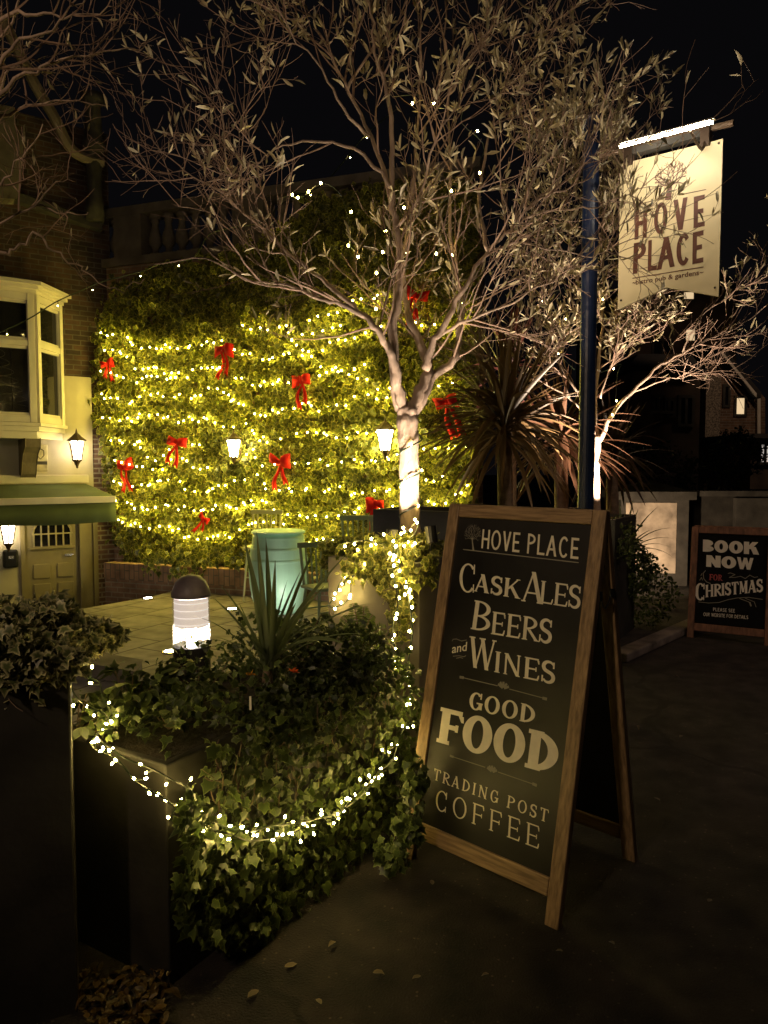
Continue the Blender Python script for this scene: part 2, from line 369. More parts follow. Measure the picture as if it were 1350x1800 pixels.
# ================================================================ MATERIALS
S30 = np.array([math.sin(R(30.8)), math.cos(R(30.8)), 0]); L30 = np.array([-S30[1], S30[0], 0])   # along the street / towards the pub
phi = R(35); FU = np.array([math.cos(phi), math.sin(phi), 0])          # facade runs this way
WU = np.array([.943, -.333, 0])                                         # ivy wall runs this way
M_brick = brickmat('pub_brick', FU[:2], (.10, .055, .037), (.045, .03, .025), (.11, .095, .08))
M_brickw = brickmat('garden_brick', WU[:2], (.36, .22, .15), (.25, .15, .10), (.36, .31, .25))
M_sold = brickmat('soldier_brick', WU[:2], (.46, .28, .18), (.36, .21, .13), (.2, .16, .12), bw=.26, bh=.085, vert=True)
M_cream = mat('cream_render', (.58, .53, .41), .85, var=.06, scale=3, bump=.25, bscale=120)
M_trim = mat('white_trim_paint', (.72, .67, .60), .5, var=.06, scale=4, bump=.06)
M_stone = mat('pale_stone', (.15, .13, .105), .9, var=.2, scale=4, bump=.4, bscale=40)
M_timber = mat('weathered_timber', (.22, .18, .14), .85, var=.25, scale=3, bump=.5, bscale=30)
M_dkstone = mat('stained_stone', (.062, .058, .052), .9, var=.3, scale=5, bump=.4)
M_olive = mat('olive_door_paint', (.26, .22, .11), .4, var=.1, scale=3, bump=.05)
M_awn = mat('green_canvas', (.085, .115, .05), .85, var=.12, scale=3, bump=.15, bscale=300)
M_glassdk = mat('dark_glass', (.012, .012, .014), .06, var=0, bump=.05, bscale=3, spec=.8)
M_black = mat('black_metal', (.012, .012, .013), .4, metal=.2, var=.2, bump=.05)
M_iron = mat('bronzed_iron', (.07, .045, .03), .5, metal=.5, var=.2)
M_lit2 = emit('ivy_lantern_glass', (1, .80, .36), 75)
M_lit = emit('lantern_glass', (1, .80, .50), 20)
M_bulb = emit('fairy_bulb', (1.0, .76, .11), 265)
M_bulbn = emit('fairy_bulb_near', (1.0, .72, .20), 160)
M_cable = mat('green_cable', (.01, .02, .008), .5, var=0, bump=0)
M_red = mat('red_ribbon', (.55, .014, .012), .85, spec=.2, var=.3, scale=12, bump=.25, bscale=40)
M_ivyw = leafmat('ivy_leaf_wall', (.12, .15, .016), (.44, .44, .09), thr=(.68, .84), dark=.35)
M_ivyv = leafmat('variegated_ivy_leaf', (.085, .11, .04), (.36, .35, .20), thr=(.45, .9), dark=.45)
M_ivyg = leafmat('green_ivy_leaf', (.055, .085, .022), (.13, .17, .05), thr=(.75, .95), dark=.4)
M_olivel = leafmat('olive_leaf', (.36, .32, .21), (.42, .38, .27), thr=(.3, .9), transl=.1, rough=.55, dark=.6)
M_strap = leafmat('strap_leaf', (.27, .34, .17), (.27, .34, .17), transl=.4)
M_stem = mat('ivy_stem', (.16, .11, .07), .8, var=.3, scale=20, bump=.3)
M_bark = mat('olive_bark', (.29, .215, .165), .85, var=.35, scale=9, bump=.9, bscale=25, stretch=(1, 1, .35), bdist=.02)
M_twig = mat('twig_bark', (.22, .145, .105), .8, var=.25, scale=10, bump=.2)
M_soil = mat('dark_soil', (.03, .022, .016), .95, var=.5, scale=30, bump=1, bscale=60)
M_plant = mat('planter_metal', (.030, .028, .024), .6, metal=.1, var=.35, scale=3.5, bump=.12, bscale=40)
M_plantc = mat('grey_planter_paint', (.20, .18, .16), .6, var=.22, scale=3, bump=.06)
M_mint = mat('mint_barrel_paint', (.42, .72, .55), .42, var=.06, scale=3, bump=.12, bscale=20, stretch=(3, 3, .4))
M_chair = mat('chair_cream_paint', (.62, .60, .36), .5, var=.08)
M_chairg = mat('chair_sage_paint', (.20, .27, .17), .5, var=.08)
M_navy = mat('navy_pole_paint', (.006, .014, .048), .35, var=.2, scale=6, bump=.1)
M_board = mat('chalkboard_face', (.013, .012, .011), .42, var=.8, scale=2.6, bump=.04, bscale=200)
M_woodv = mat('frame_wood_upright', (.33, .22, .115), .5, var=.22, scale=5, bump=.25, bscale=12, stretch=(16, 16, 1.1), col2=(.17, .11, .055))
M_woodh = mat('frame_wood_rail', (.33, .22, .115), .5, var=.22, scale=5, bump=.25, bscale=12, stretch=(1.6, 1.6, 22), col2=(.17, .11, .055))
M_wood2 = mat('red_frame_wood', (.20, .09, .055), .6, var=.3, scale=5, bump=.2, stretch=(8, 8, 2))
M_paintc = mat('cream_lettering', (.80, .75, .59), .55, var=.05, scale=30, bump=0)
M_paintg = mat('grey_lettering', (.26, .245, .2), .6, var=.05, bump=0)
M_paintw = mat('white_lettering', (.82, .78, .72), .6, var=.05, bump=0)
M_paintr = mat('red_lettering', (.36, .05, .06), .6, var=.05, bump=0)
M_brown = mat('brown_lettering', (.115, .04, .025), .5, var=.1, bump=0)
M_sign = mat('cream_sign_board', (.74, .64, .40), .45, var=.03, scale=2, bump=.03)
M_strip = emit('strip_lamp', (1, .87, .66), 125)
M_chrome = mat('chrome', (.6, .6, .6), .2, metal=1, var=0, bump=0)
M_led = emit('ground_light_lens', (1, .90, .72), 45)

# paving: big slabs
def paving(name, col, dark, bw, bh, ang, rough=.75, gap=.012):
    m = brickmat(name, (math.cos(ang), math.sin(ang)), col, tuple(c * .82 for c in col), dark, bw=bw, bh=bh, msize=gap, rough=rough)
    n = m.node_tree.nodes; L = m.node_tree.links
    sx = [x for x in n if x.type == 'COMBXYZ'][0]; tc = [x for x in n if x.type == 'TEX_COORD'][0]
    dp = n.new('ShaderNodeVectorMath'); dp.operation = 'DOT_PRODUCT'; dp.inputs[1].default_value = (-math.sin(ang), math.cos(ang), 0)
    L.new(tc.outputs['Object'], dp.inputs[0]); L.new(dp.outputs['Value'], sx.inputs[1]); return m
M_pave = paving('terrace_paving', (.30, .265, .24), (.07, .055, .05), .62, .62, R(62))
def asphalt():
    m = mat('worn_asphalt', (.0185, .0140, .0122), .8, var=.7, scale=7, bump=1.0, bscale=140, bdist=.006); t = m.node_tree; n = t.nodes; L = t.links; p = n['Principled BSDF']
    old = p.inputs['Base Color'].links[0].from_socket; tc = [x for x in n if x.type == 'TEX_COORD'][0]
    v = n.new('ShaderNodeTexVoronoi'); v.feature = 'DISTANCE_TO_EDGE'; v.inputs['Scale'].default_value = .42
    nz = n.new('ShaderNodeTexNoise'); nz.inputs['Scale'].default_value = 2.5; nz.inputs['Detail'].default_value = 4
    ad = n.new('ShaderNodeVectorMath'); ad.operation = 'MULTIPLY_ADD'; ad.inputs[1].default_value = (.5, .5, 0)
    L.new(tc.outputs['Object'], nz.inputs['Vector']); L.new(nz.outputs['Color'], ad.inputs[0]); L.new(tc.outputs['Object'], ad.inputs[2]); L.new(ad.outputs[0], v.inputs['Vector'])
    r = n.new('ShaderNodeValToRGB'); r.color_ramp.elements[0].position = .004; r.color_ramp.elements[0].color = (.12, .12, .12, 1); r.color_ramp.elements[1].position = .011; r.color_ramp.elements[1].color = (1, 1, 1, 1); L.new(v.outputs[0], r.inputs[0])
    v2 = n.new('ShaderNodeTexVoronoi'); v2.inputs['Scale'].default_value = 30; L.new(tc.outputs['Object'], v2.inputs['Vector'])
    r2 = n.new('ShaderNodeValToRGB'); r2.color_ramp.elements[0].color = (5, 4.6, 4, 1); r2.color_ramp.elements[0].position = .05; r2.color_ramp.elements[1].position = .16; r2.color_ramp.elements[1].color = (1, 1, 1, 1); L.new(v2.outputs['Distance'], r2.inputs[0])
    m1 = n.new('ShaderNodeMix'); m1.data_type = 'RGBA'; m1.blend_type = 'MULTIPLY'; m1.inputs[0].default_value = 1; L.new(old, m1.inputs[6]); L.new(r.outputs[0], m1.inputs[7])
    m2 = n.new('ShaderNodeMix'); m2.data_type = 'RGBA'; m2.blend_type = 'MULTIPLY'; m2.inputs[0].default_value = 1; L.new(m1.outputs[2], m2.inputs[6]); L.new(r2.outputs[0], m2.inputs[7])
    L.new(m2.outputs[2], p.inputs['Base Color']); return m
M_asph = asphalt()

# ================================================================ SETTING
ZT = -.3                                     # terrace level
# lower ground that reaches the horizon
m = MB(); m.add([(-150, -60, -1.3), (150, -60, -1.3), (150, 250, -1.3), (-150, 250, -1.3)], [(0, 1, 2, 3)]); m.build('ground', M_soil, kind='structure')
# pavement: everything to the street side of the planter line
q0 = np.array([-.55, 2.75, 0.0]) + L30 * .45; a = q0 - S30 * 9; b = q0 + S30 * 60
m = MB(); m.slab([a, a - L30 * 40, b - L30 * 40, b], (0, 0, -1.4)); m.build('pavement', M_asph, kind='structure')
# terrace slab
e1 = ground(150, 1069, ZT); e2 = ground(265, 1049, ZT); lx = e1 - FU * 5
m = MB(); a2 = a + L30 * .004; b2 = q0 + S30 * 16 + L30 * .004
m.slab([(*a2[:2], ZT), (*b2[:2], ZT), (-1.0, 16.5, ZT), (*e2[:2], ZT), (*e1[:2], ZT), (*lx[:2], ZT), (-9, 1.0, ZT)], (0, 0, -1.2)); m.build('terrace', M_pave, kind='structure')
# two stone steps on the terrace near the planters
for i, (pts, z) in enumerate([(((60, 1128), (250, 1160), (238, 1180), (50, 1146)), -.16)]):
    P = [ground(x, y, z) for x, y in pts]; m = MB(); m.slab(P, (0, 0, -.12)); o = m.build('stone_step', M_stone, bevel=.01, label='low pale stone step on the terrace beside the trailing ivy', category='step')
M_dead = leafmat('fallen_leaf_brown', (.13, .10, .06), (.17, .13, .08), transl=0)
# fallen leaves on the pavement
for i, (px, py, s) in enumerate([(455, 1740, .05), (740, 1715, .035), (860, 1712, .03), (1120, 1275, .05), (1200, 1293, .045), (1150, 1402, .04), (655, 1710, .05), (565, 1765, .04), (1345, 1290, .05), (990, 1672, .03), (760, 1555, .04), (590, 1655, .05), (1185, 1188, .04), (1080, 1660, .03), (500, 1700, .06), (1250, 1580, .035)]):
    p = ground(px, py, .012); a_ = RNG.uniform(0, 6.28)
    o = leaves('fallen_leaf', M_dead, None, [p], [(math.cos(a_), math.sin(a_), .12)], [(.1, .1, 1)], [s * .8], BROAD)
    lab = ['curled yellow leaf on the ground below the hanging ivy', 'small leaf on the dark ground left of the near sign leg', 'small leaf by the foot of the tall chalkboard sign', 'pale leaf on the pavement right of the tall sign, nearest the rear leg', 'pale leaf on the pavement below the smaller sign', 'lone leaf on the open dark pavement right of the tall sign', 'leaf on the ground under the ivy-hung planter corner', 'leaf on the dark ground at the foot of the picture, left of centre', 'leaf at the right edge of the pavement below the smaller sign', 'tiny leaf below the near foot of the tall sign', 'leaf under the left side of the tall sign', 'leaf lying under the lowest hanging ivy', 'leaf close in front of the smaller chalkboard sign', 'tiny leaf right of the foot of the tall sign', 'large leaf below the hanging ivy, beside the curled yellow one', 'leaf on the bare dark pavement towards the lower right'][i]
    o['label'] = lab; o['category'] = 'leaf'; o['group'] = 'fallen leaves on the pavement'
# leaf litter under the near planters
N = 260; px = RNG.uniform(140, 300, N); py = RNG.uniform(1700, 1830, N); P = np.array([ground(x, y, .01 + .03 * RNG.random()) for x, y in zip(px, py)])
lit = leaves('leaf_litter', leafmat('dead_leaf', (.075, .046, .012), (.10, .065, .02)), None, P, RNG.normal(0, 1, (N, 3)) * (1, 1, .2), RNG.normal(0, .3, (N, 3)) + (0, 0, 1), RNG.uniform(.02, .04, N), BROAD)
lit['kind'] = 'stuff'; lit['label'] = 'yellow dead leaves drifted at the foot of the near planters'; lit['category'] = 'leaf litter'

# ================================================================ PUB BUILDING (left)
FO = at(160, 800, 11.5); FP = Plane((FO[0], FO[1], 0), FU)
def fpoly(mb, pts, off, th):
    """a panel on the facade traced at its real distance; th = thickness towards the wall"""
    P = [FP.hit(x, y, off) for x, y in pts]; mb.slab(P, -FP.n * th)
pub = thing('pub_building', (FO[0], FO[1], -1.3), 'cream and brick pub front with white bay window and olive door under a green awning', 'pub')
m = MB(); wl = FP.P(-9, -1.3); e = FP.uv(203, 900)[0]
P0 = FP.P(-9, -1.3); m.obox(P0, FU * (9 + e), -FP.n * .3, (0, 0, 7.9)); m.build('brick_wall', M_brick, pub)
m = MB()
for (x0, x1, z0, z1) in [(-9, FP.uv(160, 700)[0], FP.uv(160, 880)[1] - .05, FP.uv(160, 664)[1]), (-9, FP.uv(38, 1000)[0], -1.3, FP.uv(160, 880)[1] - .0525)]:
    m.obox(FP.P(x0, z0, .035), FU * (x1 - x0), -FP.n * .034, (0, 0, z1 - z0))
m.build('render_panel', M_cream, pub)
M_pier = brickmat('lit_pier_brick', FU[:2], (.36, .22, .16), (.16, .09, .07), (.50, .44, .34), msize=.012)  # lighter copy of the pub brick, lantern light painted in; pale mortar is its own
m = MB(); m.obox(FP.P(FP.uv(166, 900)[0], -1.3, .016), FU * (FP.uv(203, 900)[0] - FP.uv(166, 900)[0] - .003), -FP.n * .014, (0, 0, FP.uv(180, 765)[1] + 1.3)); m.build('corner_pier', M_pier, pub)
# string course, posts, braces of the gable
m = MB(); fpoly(m, [(-200, 300), (-200, 285), (0, 345), (0, 362)], .12, .1)
P = [FP.hit(x, y, .16) for x, y in ((-120, 300), (180, 405))]; m.obox(P[0], P[1] - P[0], -FP.n * .158, (0, 0, .12)); m.f = m.f[-6:]; m.v = m.v[-8:]; m.f = [tuple(i - 8 for i in f) for f in m.f] if min(min(f) for f in m.f) >= 8 else m.f
m.build('string_course', M_dkstone, pub)
m = MB(); fpoly(m, [(-30, 345), (28, 348), (36, 310), (40, 240), (26, 235), (24, 190), (-30, 180)], .3, .28); m.build('stone_post', M_stone, pub, bevel=.015)
m = MB(); cpos = FP.uv(158, 300)[0]; zb = FP.uv(158, 395)[1]; zt = FP.uv(158, 180)[1]; c = FP.P(cpos, 0, .25)
H = zt - zb; prof = [(.13, 0), (.13, .15 * H), (.10, .2 * H), (.12, .5 * H), (.15, .56 * H), (.17, .6 * H), (.13, .64 * H), (.11, .92 * H), (.16, .94 * H), (.17, H)]
m.lathe(prof, (c[0], c[1], zb), 14); m.build('turned_post', M_dkstone, pub, smooth=True)
m = MB(); P = [FP.hit(x, y, .3) for x, y in ((2, 28), (30, 85), (62, 150), (95, 205), (120, 255), (145, 276), (182, 286))]; m.tube(smooth_path(P, 4), .075, 6); m.build('curved_brace', M_timber, pub)
# corner post / top parapet return
# door with frame
dz0 = -1.3; dz1 = .93; a0 = FP.uv(44, 1000)[0]; a1 = FP.uv(139, 1000)[0]
door = MB(); door.obox(FP.P(a0, dz0, .03), FU * (a1 - a0), -FP.n * .028, (0, 0, dz1 - dz0)); door = door.build('door', M_olive, pub)
m = MB()
ww = a1 - a0
def dpan(x0, x1, y0, y1, th=.02): m.obox(FP.P(a0 + ww * x0, y0, .032 + th), FU * ww * (x1 - x0), -FP.n * th, (0, 0, y1 - y0))
zl = FP.uv(90, 962)[1]; zp = [FP.uv(90, y)[1] for y in (990, 1015, 1024, 1060)]
for x0, x1 in ((.14, .45), (.58, .88)): dpan(x0, x1, zp[1], zp[0]); dpan(x0, x1, zp[3] - .3, zp[2])
dpan(.08, .92, zl - .02, zl + .015, .035); m.build('raised_panel', M_olive, door, bevel=.008)
m = MB(); n = 9
arcp = [FP.P(a0 + ww * (.5 + .36 * math.cos(R(180 - 180 * i / n))), zl + .2 + .26 * math.sin(R(180 * i / n)), .05) for i in range(n + 1)]
m.tube(arcp, .018, 4)
for k in range(6):
    x = .16 + .68 * k / 5; m.obox(FP.P(a0 + ww * x - .01, zl + .02, .058), FU * .02, -FP.n * .026, (0, 0, .2 if k in (0, 5) else (.32 if k in (1, 4) else .44)))
m.obox(FP.P(a0 + ww * .15, zl + .2, .0585), FU * ww * .7, -FP.n * .026, (0, 0, .02)); m.build('fanlight_glazing_bar', mat('glazing_bar_paint', (.38, .33, .19), .5), door)
m = MB(); pts = [FP.P(a0 + ww * .15, zl + .03, .034)] + [FP.P(a0 + ww * .85, zl + .03, .034)] + [FP.P(a0 + ww * .85, zl + .2, .034)] + [FP.P(a0 + ww * (.5 + .35 * math.cos(R(180 * i / n))), zl + .2 + .25 * math.sin(R(180 * i / n)), .034) for i in range(n + 1)] + [FP.P(a0 + ww * .15, zl + .2, .034)]
m.add(pts, [tuple(range(len(pts)))]); m.build('door_glass', M_glassdk, door)
m = MB(); k = FP.P(a0 + ww * .8, zl - .12, .06); m.box(k, .12, .03, .03, phi); m.build('letter_plate', M_chrome, door)
m = MB()
for x0, x1, of in ((a0 - .06, a0 - .003, .07), (a1 + .003, a1 + .09, .09), (a1 + .092, a1 + .2, .055), (a1 + .202, a1 + .27, .085)): m.obox(FP.P(x0, dz0, of), FU * (x1 - x0), -FP.n * (of - .002), (0, 0, dz1 + .1 - dz0))
m.build('door_frame', M_olive, pub)
# canted bay window: front face and one splayed side, each with upper and lower lights
BF = Plane(FP.P(0, 0, .62), FU)
def bz(py, px=20): return BF.uv(px, py)[1]
zs = bz(742); ztop = bz(528); zmid = bz(600); bx1 = BF.uv(62, 650)[0]; bx0 = bx1 - 3.0
side_end = FP.uv(106, 650)[0]; pA = BF.P(bx1, 0, 0); pB = FP.P(side_end, 0, .04); SU = (pB - pA); SL = np.linalg.norm(SU); BS = Plane(pA, SU / SL)
bay = MB(); bay.slab([FP.P(bx0 - .4, zs - .12, .04), BF.P(bx0, zs - .12, 0), BF.P(bx1, zs - .12, 0), FP.P(side_end, zs - .12, .04)], (0, 0, -.10))
for of, h, dz in ((.05, .07, 0), (.09, .05, .07)):
    bay.slab([FP.P(bx0 - .4, zs - .12 + dz, .04), BF.P(bx0, zs - .12 + dz, of), BF.P(bx1 + of * .4, zs - .12 + dz, of), BS.P(SL * .98, zs - .12 + dz, of)], (0, 0, h - .002))
bay = bay.build('bay_sill', M_trim, pub)
m = MB()
def bar(pl, x0, x1, z0, z1, of=.05, th=.1): m.obox(pl.P(x0, z0, of), pl.u * (x1 - x0), -pl.n * th, (0, 0, z1 - z0))
for pl, x0, x1, nn in ((BF, bx0, bx1, 3), (BS, 0, SL, 1)):
    for k in range(nn + 1):
        x = x0 + (x1 - x0) * k / nn; wdt = .10 if 0 < k < nn else .09
        xa, xb = (x, x + wdt) if k == 0 else ((x - wdt, x) if k == nn else (x - wdt / 2, x + wdt / 2)); bar(pl, xa, xb, zs + .001, ztop + .12)
    for z0, z1 in ((zs + .002, zs + .10), (zmid - .05, zmid + .03), (ztop + .02, ztop + .119)): bar(pl, x0 + .011, x1 - .011, z0, z1, .042, .08)
    for k in range(nn):      # sash rails
        xa = x0 + (x1 - x0) * k / nn + .06; xb = x0 + (x1 - x0) * (k + 1) / nn - .06
        for z0, z1 in ((zs + .10, zmid - .05), (zmid + .03, ztop + .02)):
            bar(pl, xa, xa + .035, z0, z1, .02, .04); bar(pl, xb - .035, xb, z0, z1, .02, .04); bar(pl, xa + .035, xb - .035, z0, z0 + .04, .021, .04); bar(pl, xa + .035, xb - .035, z1 - .04, z1, .021, .04)
frame = m.build('window_frame', M_trim, pub, bevel=.006)
m = MB()
for pl, x0, x1, nn in ((BF, bx0, bx1, 3), (BS, 0, SL, 1)): m.add([pl.P(x0, zs, -.01), pl.P(x1, zs, -.01), pl.P(x1, ztop + .1, -.01), pl.P(x0, ztop + .1, -.01)], [(0, 1, 2, 3)])
m.build('window_glass', M_glassdk, pub)
m = MB()      # leaded lights: diamond and looped came on the lower lights
for k in range(3):
    xa = bx0 + (bx1 - bx0) * k / 3 + .1; xb = bx0 + (bx1 - bx0) * (k + 1) / 3 - .1; z0 = zs + .14; z1 = zmid - .09
    for i in range(7):
        for cyc in (0, 1):
            pts = [BF.P(xa + (xb - xa) * (.5 + (.42 - .05 * i) * math.sin(t + cyc * math.pi) * (1 - .3 * math.cos(2 * t))), z0 + (z1 - z0) * (i + .5 + .6 * math.cos(t)) / 7.2, -.004) for t in np.linspace(0, math.pi, 10)]
            m.tube(pts, .004, 3, cap=False)
    for i in range(1, 4): m.tube([BF.P(xa + (xb - xa) * i / 4, z0, -.004), BF.P(xa + (xb - xa) * i / 4, z1, -.004)], .004, 3)
m.build('window_leading', M_dkstone, pub)
m = MB()     # cornice over the bay, three stepped mouldings and a sloped lead top
for of, dz, h in ((.06, .12, .05), (.12, .17, .05), (.18, .22, .05)):
    z = ztop + dz; m.slab([FP.P(bx0 - .4, z, .04), BF.P(bx0, z, of), BF.P(bx1 + of * .4, z, of), BS.P(SL + .02, z, of), FP.P(side_end, z, .036)], (0, 0, h - .002))
z = ztop + .2695; A = [FP.P(bx0 - .4, z, .04), BF.P(bx0, z, .17), BF.P(bx1 + .06, z, .17), BS.P(SL + .01, z, .17), FP.P(side_end, z, .04)]
B = [FP.P(bx0 - .4, z + .16, .03), FP.P(bx0, z + .16, .12), FP.P(bx1 - .1, z + .16, .12), FP.P(bx1, z + .16, .08), FP.P(bx1 + .05, z + .16, .03)]
m.add(A + B, [(0, 1, 6, 5), (1, 2, 7, 6), (2, 3, 8, 7), (3, 4, 9, 8), (9, 5, 6, 7, 8)[::-1]]); m.build('bay_cornice', M_trim, pub)
# corbel under the bay
m = MB(); cx = FP.uv(46, 790)[0]; pr = [(.04, 0), (.62, 0), (.6, -.12), (.42, -.2), (.3, -.34), (.22, -.5), (.14, -.56), (.04, -.56)]
P = [FP.P(cx - .11, zs - .222 + b * 1.0, a_) for a_, b in pr]; m.slab(P, FU * .2); m.build('corbel', M_timber, pub, bevel=.01)
# awning
awn = thing('awning', FP.P(-1, 1.2, .1), 'dark green canvas awning with a cream front bar over the pub door', 'awning')
za = FP.uv(150, 848, .1)[1]; xa = FP.uv(150, 848, .1)[0]; FR = Plane(FP.P(0, 0, 1.25), FU); xf = FR.uv(203, 878)[0]; zf = FR.uv(203, 878)[1]
m = MB(); m.obox(FP.P(-6, za - .01, .15), FU * (6 + xa + .04), -FP.n * .11, (0, 0, .13)); m.build('cassette', M_trim, awn, bevel=.015)
m = MB(); P = [FP.P(-6, za - .02, .12), FP.P(xa, za - .02, .12), FR.P(xf, zf + .045, -.02), FR.P(-6 + xf - xa, zf + .045, -.02)]; m.slab(P, (0, 0, -.012)); m.build('canopy', M_awn, awn)
m = MB(); m.obox(FR.P(-6, zf - .04, .03), FU * (6 + xf), -FP.n * .06, (0, 0, .09)); m.build('front_bar', M_trim, awn, bevel=.01)
m = MB(); nv = 60; vs = []
for i in range(nv + 1):
    x = -6 + (6 + xf) * i / nv; wv = .012 * math.sin(i * .9)
    vs += [FR.P(x, zf - .042, .0), FR.P(x, zf - .32 + .01 * math.sin(i * .45), .02 + wv)]
m.add(vs, [(2 * i, 2 * i + 1, 2 * i + 3, 2 * i + 2) for i in range(nv)]); vl = m.build('valance', M_awn, awn, smooth=True); sm = vl.modifiers.new('th', 'SOLIDIFY'); sm.thickness = .004
# wall lanterns
def lantern(center, s, nrm, label, group='wall lanterns', bracket=True, power=None, gm=None):
    root = thing('wall_lantern', tuple(center), label, 'lantern', group)
    m = MB(); m.lathe([(.002, .33), (.012, .30), (.02, .26), (.05, .235), (.085, .20), (.155, .15), (.16, .135), (.12, .13)], (0, 0, 0), 6); sc_(m, s, center); m.build('roof_cap', M_iron, root)
    m = MB(); m.lathe([(.065, -.16), (.09, .0), (.118, .125), (.05, .128)], (0, 0, 0), 6); sc_(m, s, center); g = m.build('glass', gm or M_lit, root)
    m = MB()
    for k in range(6):
        th = 2 * math.pi * k / 6; cs, sn = math.cos(th), math.sin(th); m.tube([(.068 * cs, .068 * sn, -.16), (.095 * cs, .095 * sn, 0), (.122 * cs, .122 * sn, .13)], .011, 4)
    m.lathe([(.075, -.158), (.08, -.175), (.05, -.2), (.03, -.24), (.018, -.27), (.022, -.285), (.002, -.3)], (0, 0, 0), 6); sc_(m, s, center); m.build('frame', M_iron, root)
    if bracket:
        m = MB(); n = np.array(nrm); c = np.array(center); P = [c + (0, 0, -.2 * s), c - n * .12 * s + (0, 0, -.24 * s), c - n * .22 * s + (0, 0, -.12 * s), c - n * .26 * s + (0, 0, .0)]; m.tube(smooth_path(P, 4), .012 * s, 5); m.build('bracket', M_iron, root)
    return root
def sc_(m, s, c): m.v = [(p[0] * s + c[0], p[1] * s + c[1], p[2] * s + c[2]) for p in m.v]
lantern(FP.hit(135, 790, .28), .95, FP.n, 'lit lantern on the cream wall between bay window and ivy')
lantern(FP.hit(14, 936, .28), .95, FP.n, 'lit lantern under the awning left of the olive door')
# plaque and key safe
m = MB(); o_ = FP.uv(75, 805); m.obox(FP.P(o_[0] - .14, o_[1] - .2, .06), FU * .2, -FP.n * .024, (0, 0, .40)); pl_ = m.build('plaque', mat('plaque_cream', (.52, .47, .30), .5), None, bevel=.01, label='small cream wall plaque between the bay window and the lit lantern', category='plaque')
m = MB(); pp = [(.0, .04), (.035, .02), (.035, -.03), (0, -.07), (-.035, -.03), (-.035, .02), (0, .04)]; m.tube([FP.P(o_[0] - .04 + a_ * 1.4, o_[1] + .08 + b * 1.4, .062) for a_, b in pp], .006, 4); m.obox(FP.P(o_[0] - .13, o_[1] - .1, .064), FU * .18, -FP.n * .003, (0, 0, .05)); m.build('emblem', M_dkstone, pl_)
m = MB(); o_ = FP.uv(17, 983); m.obox(FP.P(o_[0] - .1, o_[1] - .12, .13), FU * .2, -FP.n * .094, (0, 0, .27)); kb = m.build('key_safe', M_black, None, bevel=.03, label='small black key safe box on the cream wall below a lantern', category='key safe')
m = MB(); m.box(FP.P(o_[0], o_[1] + .04, .135), .08, .015, .05, phi); m.build('keypad', M_chrome, kb, bevel=.004)

# ================================================================ GARDEN WALL with ivy
WO = at(172, 800, 11.75); WP = Plane((WO[0], WO[1], 0), WU)
gw = thing('garden_wall', WP.P(0, -1.3), 'tall brick garden wall behind the lit ivy, topped by a stone balustrade', 'wall')
Lw = WP.uv(842, 700)[0]; ztw = WP.uv(200, 470)[1]
m = MB(); m.obox(WP.P(-.2, -1.3), WU * (Lw + .2), -WP.n * .3, (0, 0, ztw + 1.3)); m.build('brickwork', M_brickw, gw)
m = MB(); m.obox(WP.P(-.3, ztw, .06), WU * (Lw + .3), -WP.n * .42, (0, 0, .12)); m.obox(WP.P(-.3, ztw + .75, .04), WU * (Lw + .3), -WP.n * .38, (0, 0, .13))
for x in (.42, 2.5, 4.6): m.obox(WP.P(x, ztw + .121, .03), WU * .5, -WP.n * .36, (0, 0, .628))
m.build('coping', M_stone, gw)
x = -.15; k = 0
bal = MB()
bal.lathe([(.09, 0), (.09, .05), (.05, .07), (.05, .12), (.10, .2), (.105, .28), (.06, .42), (.045, .5), (.07, .54), (.05, .57), (.09, .58), (.09, .627)], (0, 0, 0), 10)
proto = None
while x < Lw - .2:
    inp = any(px_ - .08 < x < px_ + .58 for px_ in (.42, 2.5, 4.6))
    if not inp:
        if proto is None:
            p = WP.P(x, ztw + .1215, -.15); q = MB(); q.v = [(v[0] + p[0], v[1] + p[1], v[2] + p[2]) for v in bal.v]; q.f = bal.f; proto = q.build('baluster', M_stone, gw, smooth=True); base_p = p
        else:
            c = proto.copy(); COL.objects.link(c); c.parent = gw; p = WP.P(x, ztw + .1215, -.15); c.location = tuple(p - base_p)
    x += .24
# raised brick bed at the foot of the wall
bed = thing('brick_bed', WP.P(1, ZT, .6), 'low raised brick flower bed along the foot of the ivy wall', 'flower bed')
bz1 = .06
m = MB(); m.obox(WP.P(.55, ZT - 1.0, .55), WU * (Lw - .6), -WP.n * .12, (0, 0, bz1 - ZT + .76)); m.obox(WP.P(.55, ZT - 1.0, .428), WU * .12, -WP.n * .4, (0, 0, bz1 - ZT + .76)); m.build('bed_wall', M_brickw, bed)
m = MB(); m.obox(WP.P(.54, bz1 - .238, .56), WU * (Lw - .58), -WP.n * .16, (0, 0, .24)); m.build('soldier_course', M_sold, bed)
m = MB(); p = [WP.P(.68, bz1 - .1, .40), WP.P(Lw - .1, bz1 - .1, .40), WP.P(Lw - .1, bz1 - .1, .01), WP.P(.68, bz1 - .1, .01)]; m.add(p, [(0, 1, 2, 3)]); m.build('soil', M_soil, bed)
